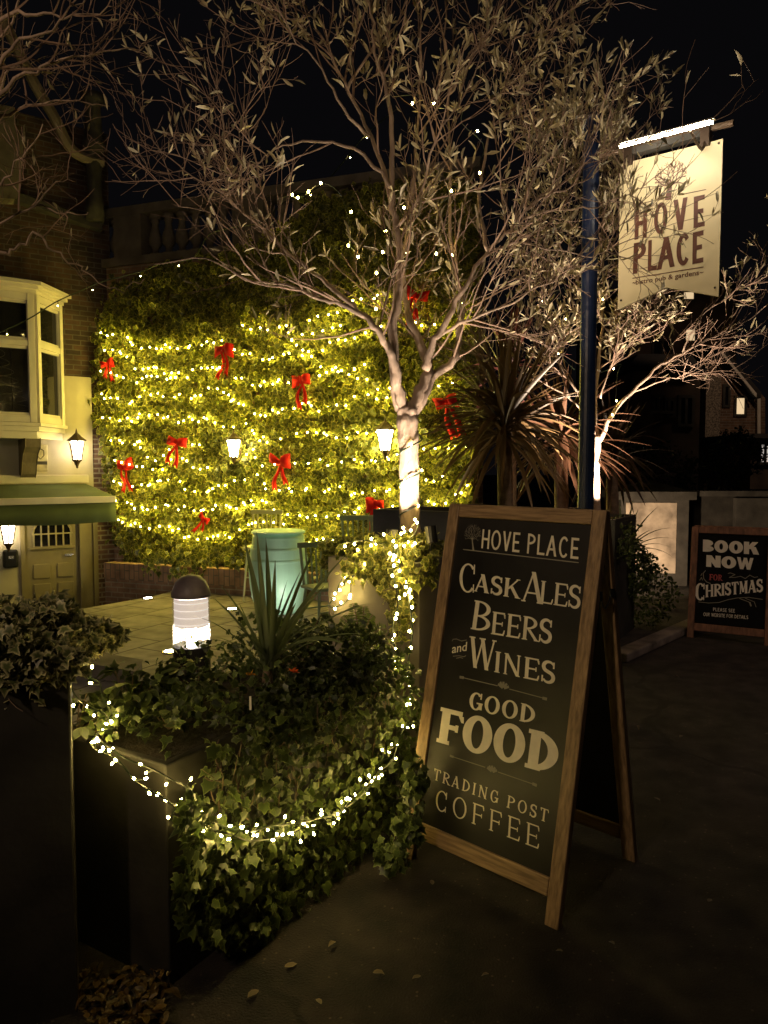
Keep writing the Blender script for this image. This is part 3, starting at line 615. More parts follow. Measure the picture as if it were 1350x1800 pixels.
# brick end pier of the pub against the ivy
# ---- ivy
def inpoly(x, y, poly):
    x = np.asarray(x); y = np.asarray(y); ins = np.zeros(x.shape, bool); n = len(poly); j = n - 1
    for i in range(n):
        xi, yi = poly[i]; xj, yj = poly[j]
        c = ((yi > y) != (yj > y)) & (x < (xj - xi) * (y - yi) / (yj - yi + 1e-9) + xi); ins ^= c; j = i
    return ins
IVYPOLY = [(172, 590), (178, 560), (205, 500), (260, 475), (330, 465), (420, 440), (500, 400), (560, 350), (640, 330), (760, 320), (840, 330), (850, 420), (845, 520), (835, 640), (838, 760), (828, 900), (835, 1010), (700, 1040), (600, 1020), (560, 1010), (500, 1012), (440, 1015), (420, 990), (370, 985), (352, 1006), (300, 1012), (258, 1002), (232, 975), (212, 955), (205, 900), (196, 850), (186, 780), (172, 740), (168, 680), (172, 640)]
ivy = thing('climbing_ivy', WP.P(3, 0, .1), 'wall of yellow-green ivy covered in fairy lights and red bows', 'ivy')
def bump2(x, z): return .5 + .5 * (np.sin(x * 3.1 + 1.7 * np.sin(z * 2.3)) * np.cos(z * 3.7 + 1.3 * np.sin(x * 2.9)) * .6 + .4 * np.sin(x * 8.3 + z * 5.1) * np.cos(z * 9.7 - x * 3))
N = 52000; ax = RNG.uniform(-.3, Lw, N); az = RNG.uniform(-.4, 5.9, N)
bm = bump2(ax, az); dep = .04 + bm * .27 + RNG.uniform(-.07, .06, N)
P = WP.o + np.outer(ax, WP.u) + np.outer(az, [0, 0, 1.0]) + np.outer(dep, WP.n)
dyv = P - CAMP; fwd = dyv[:, 1] * _cp - dyv[:, 2] * _sp; upc = dyv[:, 1] * _sp + dyv[:, 2] * _cp
ipx = 675 + FPX * dyv[:, 0] / fwd; ipy = 900 - FPX * upc / fwd
keep = inpoly(ipx + RNG.normal(0, 9, N), ipy + RNG.normal(0, 9, N), IVYPOLY); ax = ax[keep]; az = az[keep]; P = P[keep]; N = len(P)
axis = np.tile([0, 0, -1.0], (N, 1)) + RNG.normal(0, .55, (N, 3)); nr = np.tile(WP.n, (N, 1)) + RNG.normal(0, .55, (N, 3)) + (0, 0, .35)
leaves('foliage', M_ivyw, ivy, P, axis, nr, RNG.uniform(.06, .125, N) * (.75 + .35 * RNG.random(N)), IVY)
m = MB()
for i in range(46):
    x = RNG.uniform(.1, Lw - .6); z = RNG.uniform(-.1, 1.0); pts = []
    for k in range(9): pts.append(WP.P(x, z, .03 + .03 * RNG.random())); x += RNG.normal(0, .12); z += RNG.uniform(.15, .5)
    pts = [p for p in pts if p[2] < 4.6]
    if len(pts) > 2: m.tube(smooth_path(pts, 2), .008, 4)
m.build('stems', M_stem, ivy)

# ---- fairy lights
def bulb_mesh(name, r, zs, mat_):
    me = bpy.data.meshes.new(name); v = [(0, 0, r * zs)]; k = 6
    for z_, q_ in ((.5, .866), (-.5, .866)): v += [(r * q_ * math.cos(2 * math.pi * i / k), r * q_ * math.sin(2 * math.pi * i / k), r * zs * z_) for i in range(k)]
    v.append((0, 0, -r * zs)); f = [(0, 1 + i, 1 + (i + 1) % k) for i in range(k)] + [(1 + i, 1 + k + i, 1 + k + (i + 1) % k, 1 + (i + 1) % k) for i in range(k)] + [(1 + 2 * k, 1 + k + (i + 1) % k, 1 + k + i) for i in range(k)]
    me.from_pydata(v, [], f); me.materials.append(mat_); return me
BULB_FAR = bulb_mesh('bulb_far', .0105, 1.1, M_bulb); BULB_NEAR = bulb_mesh('bulb_near', .0038, 1.7, M_bulbn); BULB_MID = bulb_mesh('bulb_mid', .0066, 1.2, M_bulbn)
BULB_DIM = bulb_mesh('bulb_dim', .0065, 1.3, M_bulbn)
def light_string(label, pts, spacing, me, group, jit=.02, cable=.004, lead=0.0, cat='fairy lights', name='light_string', hang=0.0):
    pts = np.array(pts, float); path = smooth_path(pts, 4) if len(pts) > 2 else pts
    d = np.r_[0, np.cumsum(np.linalg.norm(np.diff(path, axis=0), axis=1))]
    root = thing(name, tuple(path[0]), label, cat, group)
    m = MB(); m.tube(path, cable, 4)
    s = spacing * .4; bp = []
    while s < d[-1]:
        i = min(np.searchsorted(d, s), len(d) - 1); i = max(i, 1); t = (s - d[i - 1]) / (d[i] - d[i - 1] + 1e-9); p = path[i - 1] * (1 - t) + path[i] * t
        j = RNG.normal(0, 1, 3); q = p + j / (np.linalg.norm(j) + 1e-9) * (jit * RNG.uniform(.3, 1.2) + lead) + (0, 0, -hang); q[1] -= .0 if lead else 0
        if lead or hang: m.tube([p, (p + q) / 2 + (0, 0, -.002), q], cable * .8, 3)
        bp.append((q, q - p)); s += spacing * RNG.uniform(.55, 1.5)
    m.build('cable', M_cable, root)
    for q, dv in bp[:100]:
        b = bpy.data.objects.new('bulb', me); COL.objects.link(b); b.parent = root; b.location = tuple(q - path[0])
        if lead: b.rotation_euler = Vector(tuple(dv)).to_track_quat('Z', 'Y').to_euler()
    return root
def wl_(pts, sc, ox, oy, off=.3):
    out = []; pts = smooth_path([(x, y, 0) for x, y in pts], 2)
    for x, y, _ in pts:
        u_ = WP.uv(ox + x / sc, oy + y / sc, .2); o_ = .04 + float(bump2(u_[0], u_[1])) * .27 + .13; out.append(WP.hit(ox + x / sc, oy + y / sc + RNG.normal(0, 1.3), o_))
    return out
ORD = ['topmost', 'second', 'third', 'fourth', 'fifth', 'sixth', 'seventh', 'eighth', 'ninth', 'tenth', 'eleventh', 'twelfth', 'lowest']
LEFT = [[(520, 415), (580, 415), (640, 435), (730, 475), (810, 485), (890, 487), (1010, 482), (1080, 462), (1165, 435), (1200, 420)],
        [(540, 505), (600, 500), (665, 545), (725, 588), (790, 592), (890, 609), (1020, 600), (1130, 590), (1200, 600)],
        [(525, 600), (600, 640), (690, 662), (770, 650), (850, 640), (1000, 650)],
        [(505, 735), (610, 745), (700, 775), (745, 716), (800, 712), (900, 738), (1030, 737), (1150, 690), (1230, 775)],
        [(532, 850), (620, 862), (690, 870), (750, 832), (830, 842), (925, 870), (1010, 864), (1085, 858), (1200, 905)],
        [(570, 965), (660, 985), (735, 990), (745, 1025), (800, 1070), (830, 1072), (920, 1000), (1020, 995), (1090, 1010)],
        [(598, 1080), (690, 1100), (745, 1107), (830, 1120), (935, 1060), (1020, 1110), (1090, 1120), (1110, 1100)],
        [(585, 1187), (640, 1197), (720, 1217), (820, 1190), (890, 1187), (935, 1205), (985, 1225), (1040, 1240), (1115, 1237), (1210, 1190)],
        [(605, 1298), (690, 1308), (730, 1335), (800, 1328), (870, 1300), (890, 1325), (950, 1332), (1040, 1337), (1170, 1322), (1240, 1320), (1330, 1300)],
        [(622, 1385), (625, 1400), (680, 1408), (740, 1425), (790, 1426), (870, 1420), (920, 1440), (975, 1482), (1050, 1496), (1100, 1490), (1165, 1470), (1240, 1450), (1310, 1415), (1340, 1405)]]
for i, r in enumerate(LEFT):
    light_string('%s row of fairy lights on the left half of the ivy wall' % (ORD[i] if i < 9 else 'lowest'), wl_(r, 3, 0, 450), .122, BULB_FAR, 'fairy light rows on the ivy wall', .045)
RIGHT = [[(400, 192), (450, 190), (510, 155), (560, 145), (600, 130), (640, 105), (690, 80), (730, 72), (830, 62), (960, 90), (1040, 65)],
         [(50, 205), (120, 240), (200, 235), (300, 222), (400, 350), (490, 332), (540, 312), (580, 290), (640, 272), (730, 240), (820, 235), (920, 205), (1030, 200), (1200, 238), (1245, 135)],
         [(20, 355), (75, 372), (160, 382), (230, 375), (310, 345), (400, 360), (490, 420), (560, 460), (640, 450), (700, 432), (790, 405)],
         [(20, 480), (80, 502), (175, 530), (300, 502), (390, 500), (460, 497), (540, 480), (595, 462), (640, 470), (720, 500), (850, 560), (930, 560)],
         [(15, 620), (105, 652), (160, 680), (195, 682), (300, 665), (390, 637), (430, 620), (490, 657), (600, 635), (700, 607), (760, 600), (850, 575), (1000, 560), (1130, 525), (1210, 520)],
         [(20, 765), (110, 740), (130, 800), (180, 822), (290, 810), (340, 800), (385, 790), (460, 782), (560, 800), (640, 797), (740, 772), (850, 790)],
         [(95, 890), (130, 880), (150, 925), (225, 965), (290, 945), (340, 945), (430, 935), (510, 937), (600, 950), (660, 945), (730, 938), (830, 917), (910, 905), (1100, 870), (1240, 850)],
         [(0, 1030), (90, 1030), (145, 1010), (185, 1045), (200, 1082), (300, 1088), (400, 1084), (455, 1078), (515, 1078), (570, 1072), (640, 1100), (700, 1090), (830, 1087), (910, 1070), (1080, 1025), (1180, 1005)],
         [(0, 1165), (40, 1168), (90, 1155), (150, 1150), (182, 1130), (230, 1165), (255, 1200), (300, 1215), (420, 1230), (560, 1225), (650, 1200), (760, 1185), (900, 1160), (1010, 1140), (1140, 1165), (1260, 1060)],
         [(95, 1275), (200, 1250), (280, 1250), (380, 1330), (440, 1362), (520, 1345), (570, 1350), (650, 1330)],
         [(330, 290), (420, 250), (520, 235), (640, 220)]]
names = ORD[:9] + ['tenth and lowest', 'short extra']
for i, r in enumerate(RIGHT):
    light_string('%s row of fairy lights on the right half of the ivy wall' % names[i], wl_(r, 3, 400, 500), .135, BULB_FAR, 'fairy light rows on the ivy wall', .05)
# festoon from the bay over the ivy wall
P = [at(-60, 610, 9.3), at(42, 565, 9.4), at(96, 532, 9.5), at(140, 512, 9.6), at(180, 495, 9.7), at(250, 477, 9.8), at(286, 462, 9.9), at(340, 453, 10.0), at(368, 412, 10.1), at(418, 398, 10.2), at(460, 390, 10.3), at(507, 350, 10.4), at(570, 322, 10.4), at(640, 240, 10.4), at(700, 190, 10.4)]
light_string('dark festoon cable with sparse bulbs running from the bay window over the ivy', P, .55, BULB_DIM, 'festoon cables', .01, .008, hang=.06)

# lanterns set in the ivy
lantern(WP.hit(411, 787, .42), .8, WP.n, 'lit lantern half buried in the ivy between two red bows', gm=M_lit2)
lantern(WP.hit(677, 772, .45), .9, WP.n, 'bright lantern on the ivy left of the olive tree trunk', gm=M_lit2)

# ---- red bows
def make_bow():
    root = thing('bow', (0, 0, 0), '', 'bow', 'red velvet bows on the ivy wall'); U = RNG.uniform
    for sgn in (-1, 1):
        m = MB(); n = 12; vs = []; L_ = U(.095, .15); dr = U(-.05, .06); fat = U(.7, 1.2); cr = U(0, 6)
        for i in range(n + 1):
            t = i / n; a = t * 2 * math.pi; q = (1 - math.cos(a)) / 2; x = sgn * (.01 + L_ * q); y = .05 * math.sin(a) + .008 * math.sin(9 * t + cr); wd = (.022 + .052 * math.sin(math.pi * t)) * fat
            up = dr * q + .012 * math.sin(5 * t + cr)
            vs += [(x, y, up - wd), (x - sgn * .006, y - .012 * math.sin(math.pi * t), up), (x + sgn * .012 * math.sin(cr), y, up + wd * .9)]
        m.add(vs, [(3 * i + k, 3 * i + k + 1, 3 * i + k + 4, 3 * i + k + 3) for i in range(n) for k in (0, 1)]); o = m.build('loop', M_red, root, smooth=True); sm = o.modifiers.new('t', 'SOLIDIFY'); sm.thickness = .003
        m = MB(); vs = []; TL = U(.2, .31); sp = U(.015, .085); c2 = U(0, 6)
        for i in range(9):
            t = i / 8; x = sgn * (.012 + sp * t + .014 * math.sin(t * 5 + c2)); z = -.01 - TL * t; wd = .014 + .022 * t; y = -.02 - .028 * math.sin(t * 6 + c2)
            vs += [(x - wd, y + .01, z - (.02 if i == 8 else 0)), (x, y - .01, z + (.012 if i == 8 else 0)), (x + wd, y + .006, z - (.03 if i == 8 else 0))]
        m.add(vs, [(3 * i + k, 3 * i + k + 1, 3 * i + k + 4, 3 * i + k + 3) for i in range(8) for k in (0, 1)]); o = m.build('tail', M_red, root, smooth=True); sm = o.modifiers.new('t', 'SOLIDIFY'); sm.thickness = .003
    m = MB(); m.lathe([(.008, -.03), (.022, -.02), (.027, 0), (.022, .02), (.008, .03)], (0, -.02, .005), 10); m.build('knot', M_red, root, smooth=True)
    return root
BOWS = [(188, 640, .7, -.2, 'half-hidden red bow at the far left edge of the ivy, high up'), (396, 612, 1.05, .1, 'red bow high on the ivy at the end of the top left row of lights'), (531, 668, .98, 0, 'red bow on the ivy straight above the mint barrel, upper one of that column'),
        (311, 777, .95, .25, 'red bow on the ivy left of the half-buried lantern'), (219, 822, .95, -.1, 'red bow on the ivy just right of the awning tip'), (492, 813, 1.0, 0, 'red bow on the ivy midway between the two ivy lanterns'),
        (358, 912, .6, .5, 'small twisted red bow low on the ivy above the bollard light'), (660, 884, 1.0, 0, 'red bow low on the ivy above the sage chair backs'), (785, 706, 1.15, -.35, 'red bow on the ivy immediately right of the olive tree fork'), (730, 520, 1.1, .2, 'highest red bow, seen between the olive tree branches')]
for i, (px, py, s, rot, lab) in enumerate(BOWS):
    o = make_bow()
    o['label'] = lab; p = WP.hit(px, py, .36); o.location = tuple(p); o.scale = (s * 1.1, s * 1.1, s * 1.25); o.rotation_euler = (0, rot, math.atan2(WU[1], WU[0]) + RNG.uniform(-.3, .3) + (.8 if s < .8 else 0))
# ================================================================ TERRACE FURNITURE
bp = ground(490, 1068, ZT); bp = at(490, 1000, 9.2); bx, by = bp[0], bp[1]
bar_ = thing('barrel', (bx, by, ZT), 'mint green barrel used as a table on the terrace', 'barrel')
H = .98; prof = []
for i in range(23):
    t = i / 22; r = .268 + .085 * math.sin(math.pi * (t * .93 + .07)) + .035 * t; prof.append((r, ZT + H * t))
m = MB(); m.lathe(prof, (bx, by, 0), 40)
for k in range(40):      # stave grooves
    pass
m.build('staves', M_mint, bar_, smooth=True)
def rprof(t): return .268 + .085 * math.sin(math.pi * (t * .93 + .07)) + .035 * t
for t0 in (.04, .2, .66, .80, .95):
    m = MB(); m.lathe([(rprof(t0 - .022) + .001, ZT + H * (t0 - .022)), (rprof(t0) + .005, ZT + H * (t0 - .015)), (rprof(t0) + .005, ZT + H * (t0 + .015)), (rprof(t0 + .022) + .001, ZT + H * (t0 + .022))], (bx, by, 0), 40); m.f = m.f[:-2]; m.build('hoop', M_mint, bar_, smooth=True)
m = MB(); m.lathe([(.335, ZT + H - .002), (.335, ZT + H + .02), (.31, ZT + H + .03), (.02, ZT + H + .03)], (bx, by, 0), 40); m.build('top', M_mint, bar_, smooth=False)

def chair_proto(mt, high=False):
    r = thing('spindle_chair', (0, 0, 0), '', 'chair', 'spindle-back chairs on the terrace'); h = .46 if not high else .72; b = h + .46
    m = MB(); m.box((0, 0, h), .42, .40, .035); m.build('seat', mt, r, bevel=.012)
    for sx in (-1, 1):
        for sy in (-1, 1):
            m = MB(); m.tube([(sx * .16, sy * .15, h - .01), (sx * .21, sy * .2, 0)], [.018, .013], 8); m.build('leg', mt, r)
    m = MB(); m.box((0, .215, b), .46, .03, .06); m.build('top_rail', mt, r, bevel=.008)
    for i in range(7):
        x = -.18 + .06 * i; m = MB(); m.tube([(x * .95, .18, h), (x * 1.1, .213, b - .02)], .011 if i not in (0, 6) else .016, 6); m.build('spindle', mt, r)
    m = MB(); m.tube([(-.19, -.17, h * .45), (.19, -.17, h * .45)], .01, 6); m.tube([(-.19, .17, h * .45), (.19, .17, h * .45)], .01, 6); m.build('stretcher', mt, r)
    return r
c1 = chair_proto(M_chair, True); p = at(461, 905, 9.95); c1.location = (p[0], p[1], ZT); c1.rotation_euler.z = R(-8); c1['label'] = 'tall cream spindle-back chair behind the mint barrel'
c2 = chair_proto(M_chairg, True); p = at(634, 905, 8.6); c2.location = (p[0], p[1] + .2, ZT); c2.rotation_euler.z = R(12); c2['label'] = 'sage green spindle-back chair left of the low red bow'
c3 = copy_tree(c2); p = at(668, 905, 8.3); c3.location = (p[0] + .05, p[1] + .2, ZT); c3.rotation_euler.z = R(-10); c3['label'] = 'sage green spindle-back chair below the low red bow, nearer the tree trunk'
st_ = chair_proto(M_chairg, False); p = at(556, 1000, 8.2); st_.location = (p[0] + .1, p[1], ZT); st_.rotation_euler.z = R(35); st_['label'] = 'low sage chair partly hidden right of the mint barrel'

# recessed ground lights
for i, (px, py, lab) in enumerate([(260, 1053, 'round recessed light in the paving farthest from the bollard'), (299, 1147, 'round recessed light in the paving at the foot of the bollard light'), (408, 1072, 'small recessed light in the paving left of the barrel foot'), (512, 1096, 'recessed light in the paving close in front of the barrel')]):
    p = ground(px, py, ZT); g = thing('ground_light', (p[0], p[1], ZT), lab, 'ground light', 'recessed terrace lights')
    m = MB(); m.lathe([(.075, 0), (.08, .012), (.06, .016), (.055, .012)], tuple(p), 20); m.build('rim', M_chrome, g, smooth=False)
    if i == 3:
        l = lamp('ground_light_beam', 'SPOT', (p[0], p[1], p[2] + .04), tuple(np.array([bx + .1, by, ZT + .5])), 15, (1, .92, .76), .05, 120, .8); l.parent = g; l.location = (0, 0, .04)
    m = MB(); m.lathe([(.054, .004), (.054, .017), (.03, .021), (.004, .022)], tuple(p), 16); m.build('lens', M_led, g)

# bollard light
b0 = at(337, 1130, 4.9); bo = thing('bollard_light', (b0[0], b0[1], ZT), 'lit bollard lamp with dark dome cap and clear cylinder on the terrace', 'bollard light')
zt = at(337, 1010, 4.9)[2]; zc = at(337, 1045, 4.9)[2]; zg = at(337, 1133, 4.9)[2]; rr = .122
m = MB(); m.lathe([(rr + .006, zc - .012), (rr + .008, zc + .01), (rr * .98, zc + .04), (rr * .82, zc + (zt - zc) * .66), (rr * .5, zc + (zt - zc) * .92), (.01, zt)], (b0[0], b0[1], 0), 32); m.build('dome_cap', mat('bollard_cap_paint', (.19, .16, .19), .45), bo, smooth=True)
gm = bpy.data.materials.new('clear_cylinder'); gm.use_nodes = True; t_ = gm.node_tree; n = t_.nodes; pr = n['Principled BSDF']; pr.inputs['Roughness'].default_value = .08; pr.inputs['Base Color'].default_value = (.9, .88, .84, 1)
tr = n.new('ShaderNodeBsdfTransparent'); ms = n.new('ShaderNodeMixShader'); ms.inputs[0].default_value = .16; t_.links.new(tr.outputs[0], ms.inputs[1]); t_.links.new(pr.outputs[0], ms.inputs[2]); t_.links.new(ms.outputs[0], n['Material Output'].inputs[0])
m = MB(); m.lathe([(rr, zg), (rr, zc - .012)], (b0[0], b0[1], 0), 32); m.f = m.f[:-2]; m.build('clear_cylinder', gm, bo, smooth=True)
m = MB(); m.lathe([(rr * .91, zg + .13), (rr * .91, zc - .02)], (b0[0], b0[1], 0), 24); m.f = m.f[:-2]; m.build('frosted_refractor', emit('frosted_refractor_glow', (1, .84, .72), .55), bo, smooth=True)
M_louv = emit('louvre_ring_glow', (1, .86, .76), .85)
for k in range(5):
    z = zg + (zc - zg) * (.30 + .14 * k); m = MB(); m.lathe([(rr * .915, z + .002), (rr * .93, z), (rr * .93, z - .001), (rr * .915, z - .003)], (b0[0], b0[1], 0), 28); m.f = m.f[:-2]; m.build('louvre', M_louv, bo, smooth=True)
m = MB(); m.lathe([(.028, zg + .01), (.034, zg + .05), (.034, zg + .11), (.02, zg + .13), (.003, zg + .135)], (b0[0], b0[1], 0), 14); m.build('bulb', emit('bollard_lamp', (1, .88, .70), 250), bo, smooth=True)
l = lamp('bollard_lamp_light', 'POINT', (b0[0], b0[1], zg + .10), None, 95, (1, .90, .76), .03); l.parent = bo; l.location = (0, 0, zg + .10 - ZT)
m = MB(); m.lathe([(rr, ZT), (rr, zg - .004), (rr - .02, zg + .006), (.01, zg + .007)], (b0[0], b0[1], 0), 32); m.build('base_post', M_black, bo, smooth=False)

# ================================================================ PLANTERS
def planter(name, label, corner, lenr, lenl, h, mt, z0=0, rdir=S30, ldir=L30, rim=.03, soil=.03, group='large square planters'):
    c = np.array([*corner[:2], 0.0]); root = thing(name, (c[0], c[1], z0), label, 'planter', group)
    m = MB(); wl2 = rim; a = c; b = c + rdir * lenr; d = b + ldir * lenl; e_ = c + ldir * lenl
    ia = a + (rdir + ldir) * rim; ib = b + (-rdir + ldir) * rim; id_ = d - (rdir + ldir) * rim; ie = e_ + (rdir - ldir) * rim
    O = [a, b, d, e_]; I = [ia, ib, id_, ie]; vs = [(*p[:2], z0) for p in O] + [(*p[:2], h) for p in O] + [(*p[:2], h) for p in I] + [(*p[:2], h - .12) for p in I]
    fs = []
    for i in range(4):
        j = (i + 1) % 4; fs += [(i, j, 4 + j, 4 + i), (4 + i, 4 + j, 8 + j, 8 + i), (8 + i, 8 + j, 12 + j, 12 + i)]
    m.add(vs, fs); m.build('box', mt, root, bevel=.006)
    m = MB(); m.add([(*(p[:2]), h - soil) for p in I], [(0, 1, 2, 3)]); m.build('soil', M_soil, root)
    return root
B0 = (-.62, 2.05)
PB = planter('planter', 'long dark grey planter in front, ivy and fairy lights over its corner', B0, 1.32, .52, .655, M_plant)
angA = R(113.0 - 90); rA = np.array([-math.sin(R(22.6)), math.cos(R(22.6)), 0]); lA = np.array([-rA[1], rA[0], 0])
ca = at(123, 1200, 1.95); PA = planter('planter', 'tall dark planter cut off by the left edge, topped with variegated ivy', (ca[0], ca[1]), .55, .75, .93, M_plant, rdir=rA, ldir=lA)
C0 = at(737, 1000, 3.82)[:2]
PC = planter('planter', 'square grey planter holding the big olive tree, lights trailing over it', C0, .62, .58, 1.0, M_plantc)
PD = planter('planter', 'dark planter behind the tall sign holding the smaller olive tree', (1.93, 6.15), .8, .8, 1.06, M_plant)
PE = planter('planter', 'dark grey planter behind the big olive tree trunk', (.45, 5.1), .55, .62, 1.19, M_plant, z0=ZT)
PF = planter('planter', 'tall dark planter mostly hidden behind the leafy mound right of the barrel', (.62, 6.3), 1.9, .7, .55, M_plant, z0=ZT)

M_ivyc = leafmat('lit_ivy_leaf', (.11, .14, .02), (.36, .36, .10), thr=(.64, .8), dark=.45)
# ---- ivy clumps
def clump(name, label, root_loc, regions, mt, cat='ivy', stems=(), group=None, tpl=IVY):
    root = thing(name, root_loc, label, cat, group)
    P, A, Nn, S = [], [], [], []
    for (n, gen, size, ax, nn, sp) in regions:
        p = gen(n); P.append(p); A.append(np.tile(ax, (n, 1)) + rnd3(n, sp)); Nn.append(np.tile(nn, (n, 1)) + rnd3(n, sp)); S.append(RNG.uniform(size[0], size[1], n))
    leaves('foliage', mt, root, np.vstack(P), np.vstack(A), np.vstack(Nn), np.concatenate(S), tpl)
    if stems:
        m = MB()
        for s in stems: m.tube(smooth_path(s, 3), RNG.uniform(.0009, .0022), 4)
        m.build('stems', M_stem, root)
    return root
def ell(c, r, shell=.55):
    def g(n):
        d = rnd3(n); d /= np.linalg.norm(d, axis=1)[:, None]; k = RNG.uniform(shell, 1, (n, 1)) ; k *= 1 + .12 * np.sin(d[:, :1] * 9 + d[:, 2:] * 7); return np.array(c) + d * k * np.array(r)
    return g
def multi(*gs):
    def g(n):
        parts = np.array_split(np.arange(n), len(gs)); return np.vstack([gs[i](len(p)) for i, p in enumerate(parts)])
    return g
def onpoly(plane, poly, off=(.01, .09)):
    """points over a traced patch of a real surface"""
    xs = [p[0] for p in poly]; ys = [p[1] for p in poly]
    def g(n):
        out = []
        while len(out) < n:
            x = RNG.uniform(min(xs), max(xs), n * 2); y = RNG.uniform(min(ys), max(ys), n * 2); k = inpoly(x + RNG.normal(0, 6, n * 2), y + RNG.normal(0, 6, n * 2), poly)
            for a_, b_ in zip(x[k], y[k]):
                out.append(plane.hit(a_, b_, RNG.uniform(*off)))
                if len(out) >= n: break
        return np.array(out)
    return g
# A: variegated ivy over the left planter
ca3 = at(30, 1110, 2.05)
gA = multi(ell(at(20, 1120, 2.1), (.17, .2, .10)), ell(at(75, 1075, 2.2), (.10, .12, .05)), ell(at(130, 1110, 2.25), (.10, .12, .055)), ell(at(175, 1120, 2.35), (.08, .10, .05)), ell(at(-50, 1100, 2.2), (.15, .2, .1)), ell(at(30, 1190, 1.95), (.09, .05, .085)), ell(at(90, 1160, 1.95), (.10, .07, .05)), ell(at(5, 1150, 1.9), (.13, .07, .1)))
clump('trailing_ivy', 'cream-edged ivy tumbling over the tall planter at the left edge', tuple(at(30, 1190, 2.2)), [(1900, gA, (.022, .044), (0, -.3, -.6), (0, -.6, .6), .75)], M_ivyv, stems=[[at(20, 1130, 2.1), at(90, 1150, 2.0), at(140, 1170, 2.05)], [at(-20, 1180, 2.0), at(20, 1235, 1.88), at(40, 1250, 1.86)]])
# the wall ivy spills over the brick bed
n_ = 520; g_ = multi(onpoly(WP, [(225, 955), (262, 1005), (340, 1018), (385, 985), (440, 1000), (440, 955)], (.5, .68)), onpoly(WP, [(545, 960), (560, 1030), (700, 1050), (720, 960)], (.5, .75)))
leaves('foliage', M_ivyw, ivy, g_(n_), np.tile([0, -.3, -1.0], (n_, 1)) + rnd3(n_, .5), np.tile(WP.n + np.array([0, 0, .4]), (n_, 1)) + rnd3(n_, .5), RNG.uniform(.06, .12, n_), IVY)
# B: ivy hanging over the long front planter
BR = Plane((B0[0], B0[1], 0), S30); BL = Plane((B0[0], B0[1], 0), L30)
hang = [(318, 1400), (345, 1385), (380, 1440), (470, 1455), (560, 1440), (640, 1360), (700, 1250), (722, 1200), (748, 1260), (752, 1330), (745, 1420), (700, 1470), (640, 1500), (560, 1590), (520, 1640), (430, 1670), (370, 1660), (315, 1620), (305, 1560), (330, 1490)]
hang2 = [(370, 1320), (420, 1290), (520, 1240), (640, 1200), (700, 1190), (720, 1260), (690, 1330), (620, 1420), (560, 1440), (470, 1450), (380, 1430), (360, 1380)]
ctop = np.array(B0 + (0,)) + S30 * .66 + L30 * .26 + np.array([0, 0, .66])
def topbed(n):
    a_ = RNG.uniform(.0, 1.3, n); b_ = RNG.uniform(.0, .52, n); h_ = .04 + .13 * np.sin(np.clip(a_ / 1.3, 0, 1) * np.pi) ** .5 * RNG.random(n) + .05 * RNG.random(n) + np.where(a_ > .8, .04, 0)
    return np.array([B0[0], B0[1], .64]) + np.outer(a_, S30) + np.outer(b_, L30) + np.outer(h_, [0, 0, 1])
def rimbed(n):
    a_ = RNG.uniform(.30, 1.34, n); b_ = RNG.normal(.0, .07, n); h_ = np.abs(RNG.normal(0, .045, n)) - np.clip(-b_, 0, 1) * 1.2
    return np.array([B0[0], B0[1], .655]) + np.outer(a_, S30) + np.outer(b_, L30) + np.outer(h_, [0, 0, 1])
ts = []
for i in range(34):
    x_ = RNG.uniform(375, 690); y_ = 1335 - (x_ - 370) * .45 + RNG.uniform(-40, 50); q_ = [BR.hit(x_, y_, .03)]
    for k in range(5): x_ += RNG.normal(0, 7) - 2; y_ += RNG.uniform(8, 30); q_.append(BR.hit(x_, y_, RNG.uniform(.02, .10)))
    ts.append(q_)
ts += [[BR.hit(385, 1300, .05), BR.hit(377, 1330, .08), BR.hit(392, 1365, .07), BR.hit(388, 1400, .06)], [BR.hit(395, 1380, .06), BR.hit(365, 1360, .09), BR.hit(355, 1352, .09)], [BR.hit(392, 1372, .06), BR.hit(370, 1372, .1), BR.hit(360, 1366, .1)]]
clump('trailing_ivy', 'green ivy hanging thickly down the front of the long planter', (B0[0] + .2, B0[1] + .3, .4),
      [(2300, onpoly(BR, hang, (.01, .13)), (.02, .046), (0, -.2, -1), tuple(BR.n + np.array([0, 0, .3])), .5), (850, onpoly(BR, hang2, (.0, .10)), (.02, .044), (0, -.2, -1), tuple(BR.n), .6), (1000, topbed, (.018, .038), (0, -.2, .1), (0, -.3, 1), .7), (420, multi(ell(at(728, 1375, 2.66), (.05, .06, .12), .3), ell(at(716, 1455, 2.62), (.06, .06, .09), .3), ell(at(690, 1500, 2.6), (.07, .06, .06), .3)), (.02, .042), (0, -.2, -1), (-.3, -1, .3), .6), (950, rimbed, (.02, .042), (.2, -.4, -.5), (0, -.6, .7), .8)], M_ivyg, stems=ts)
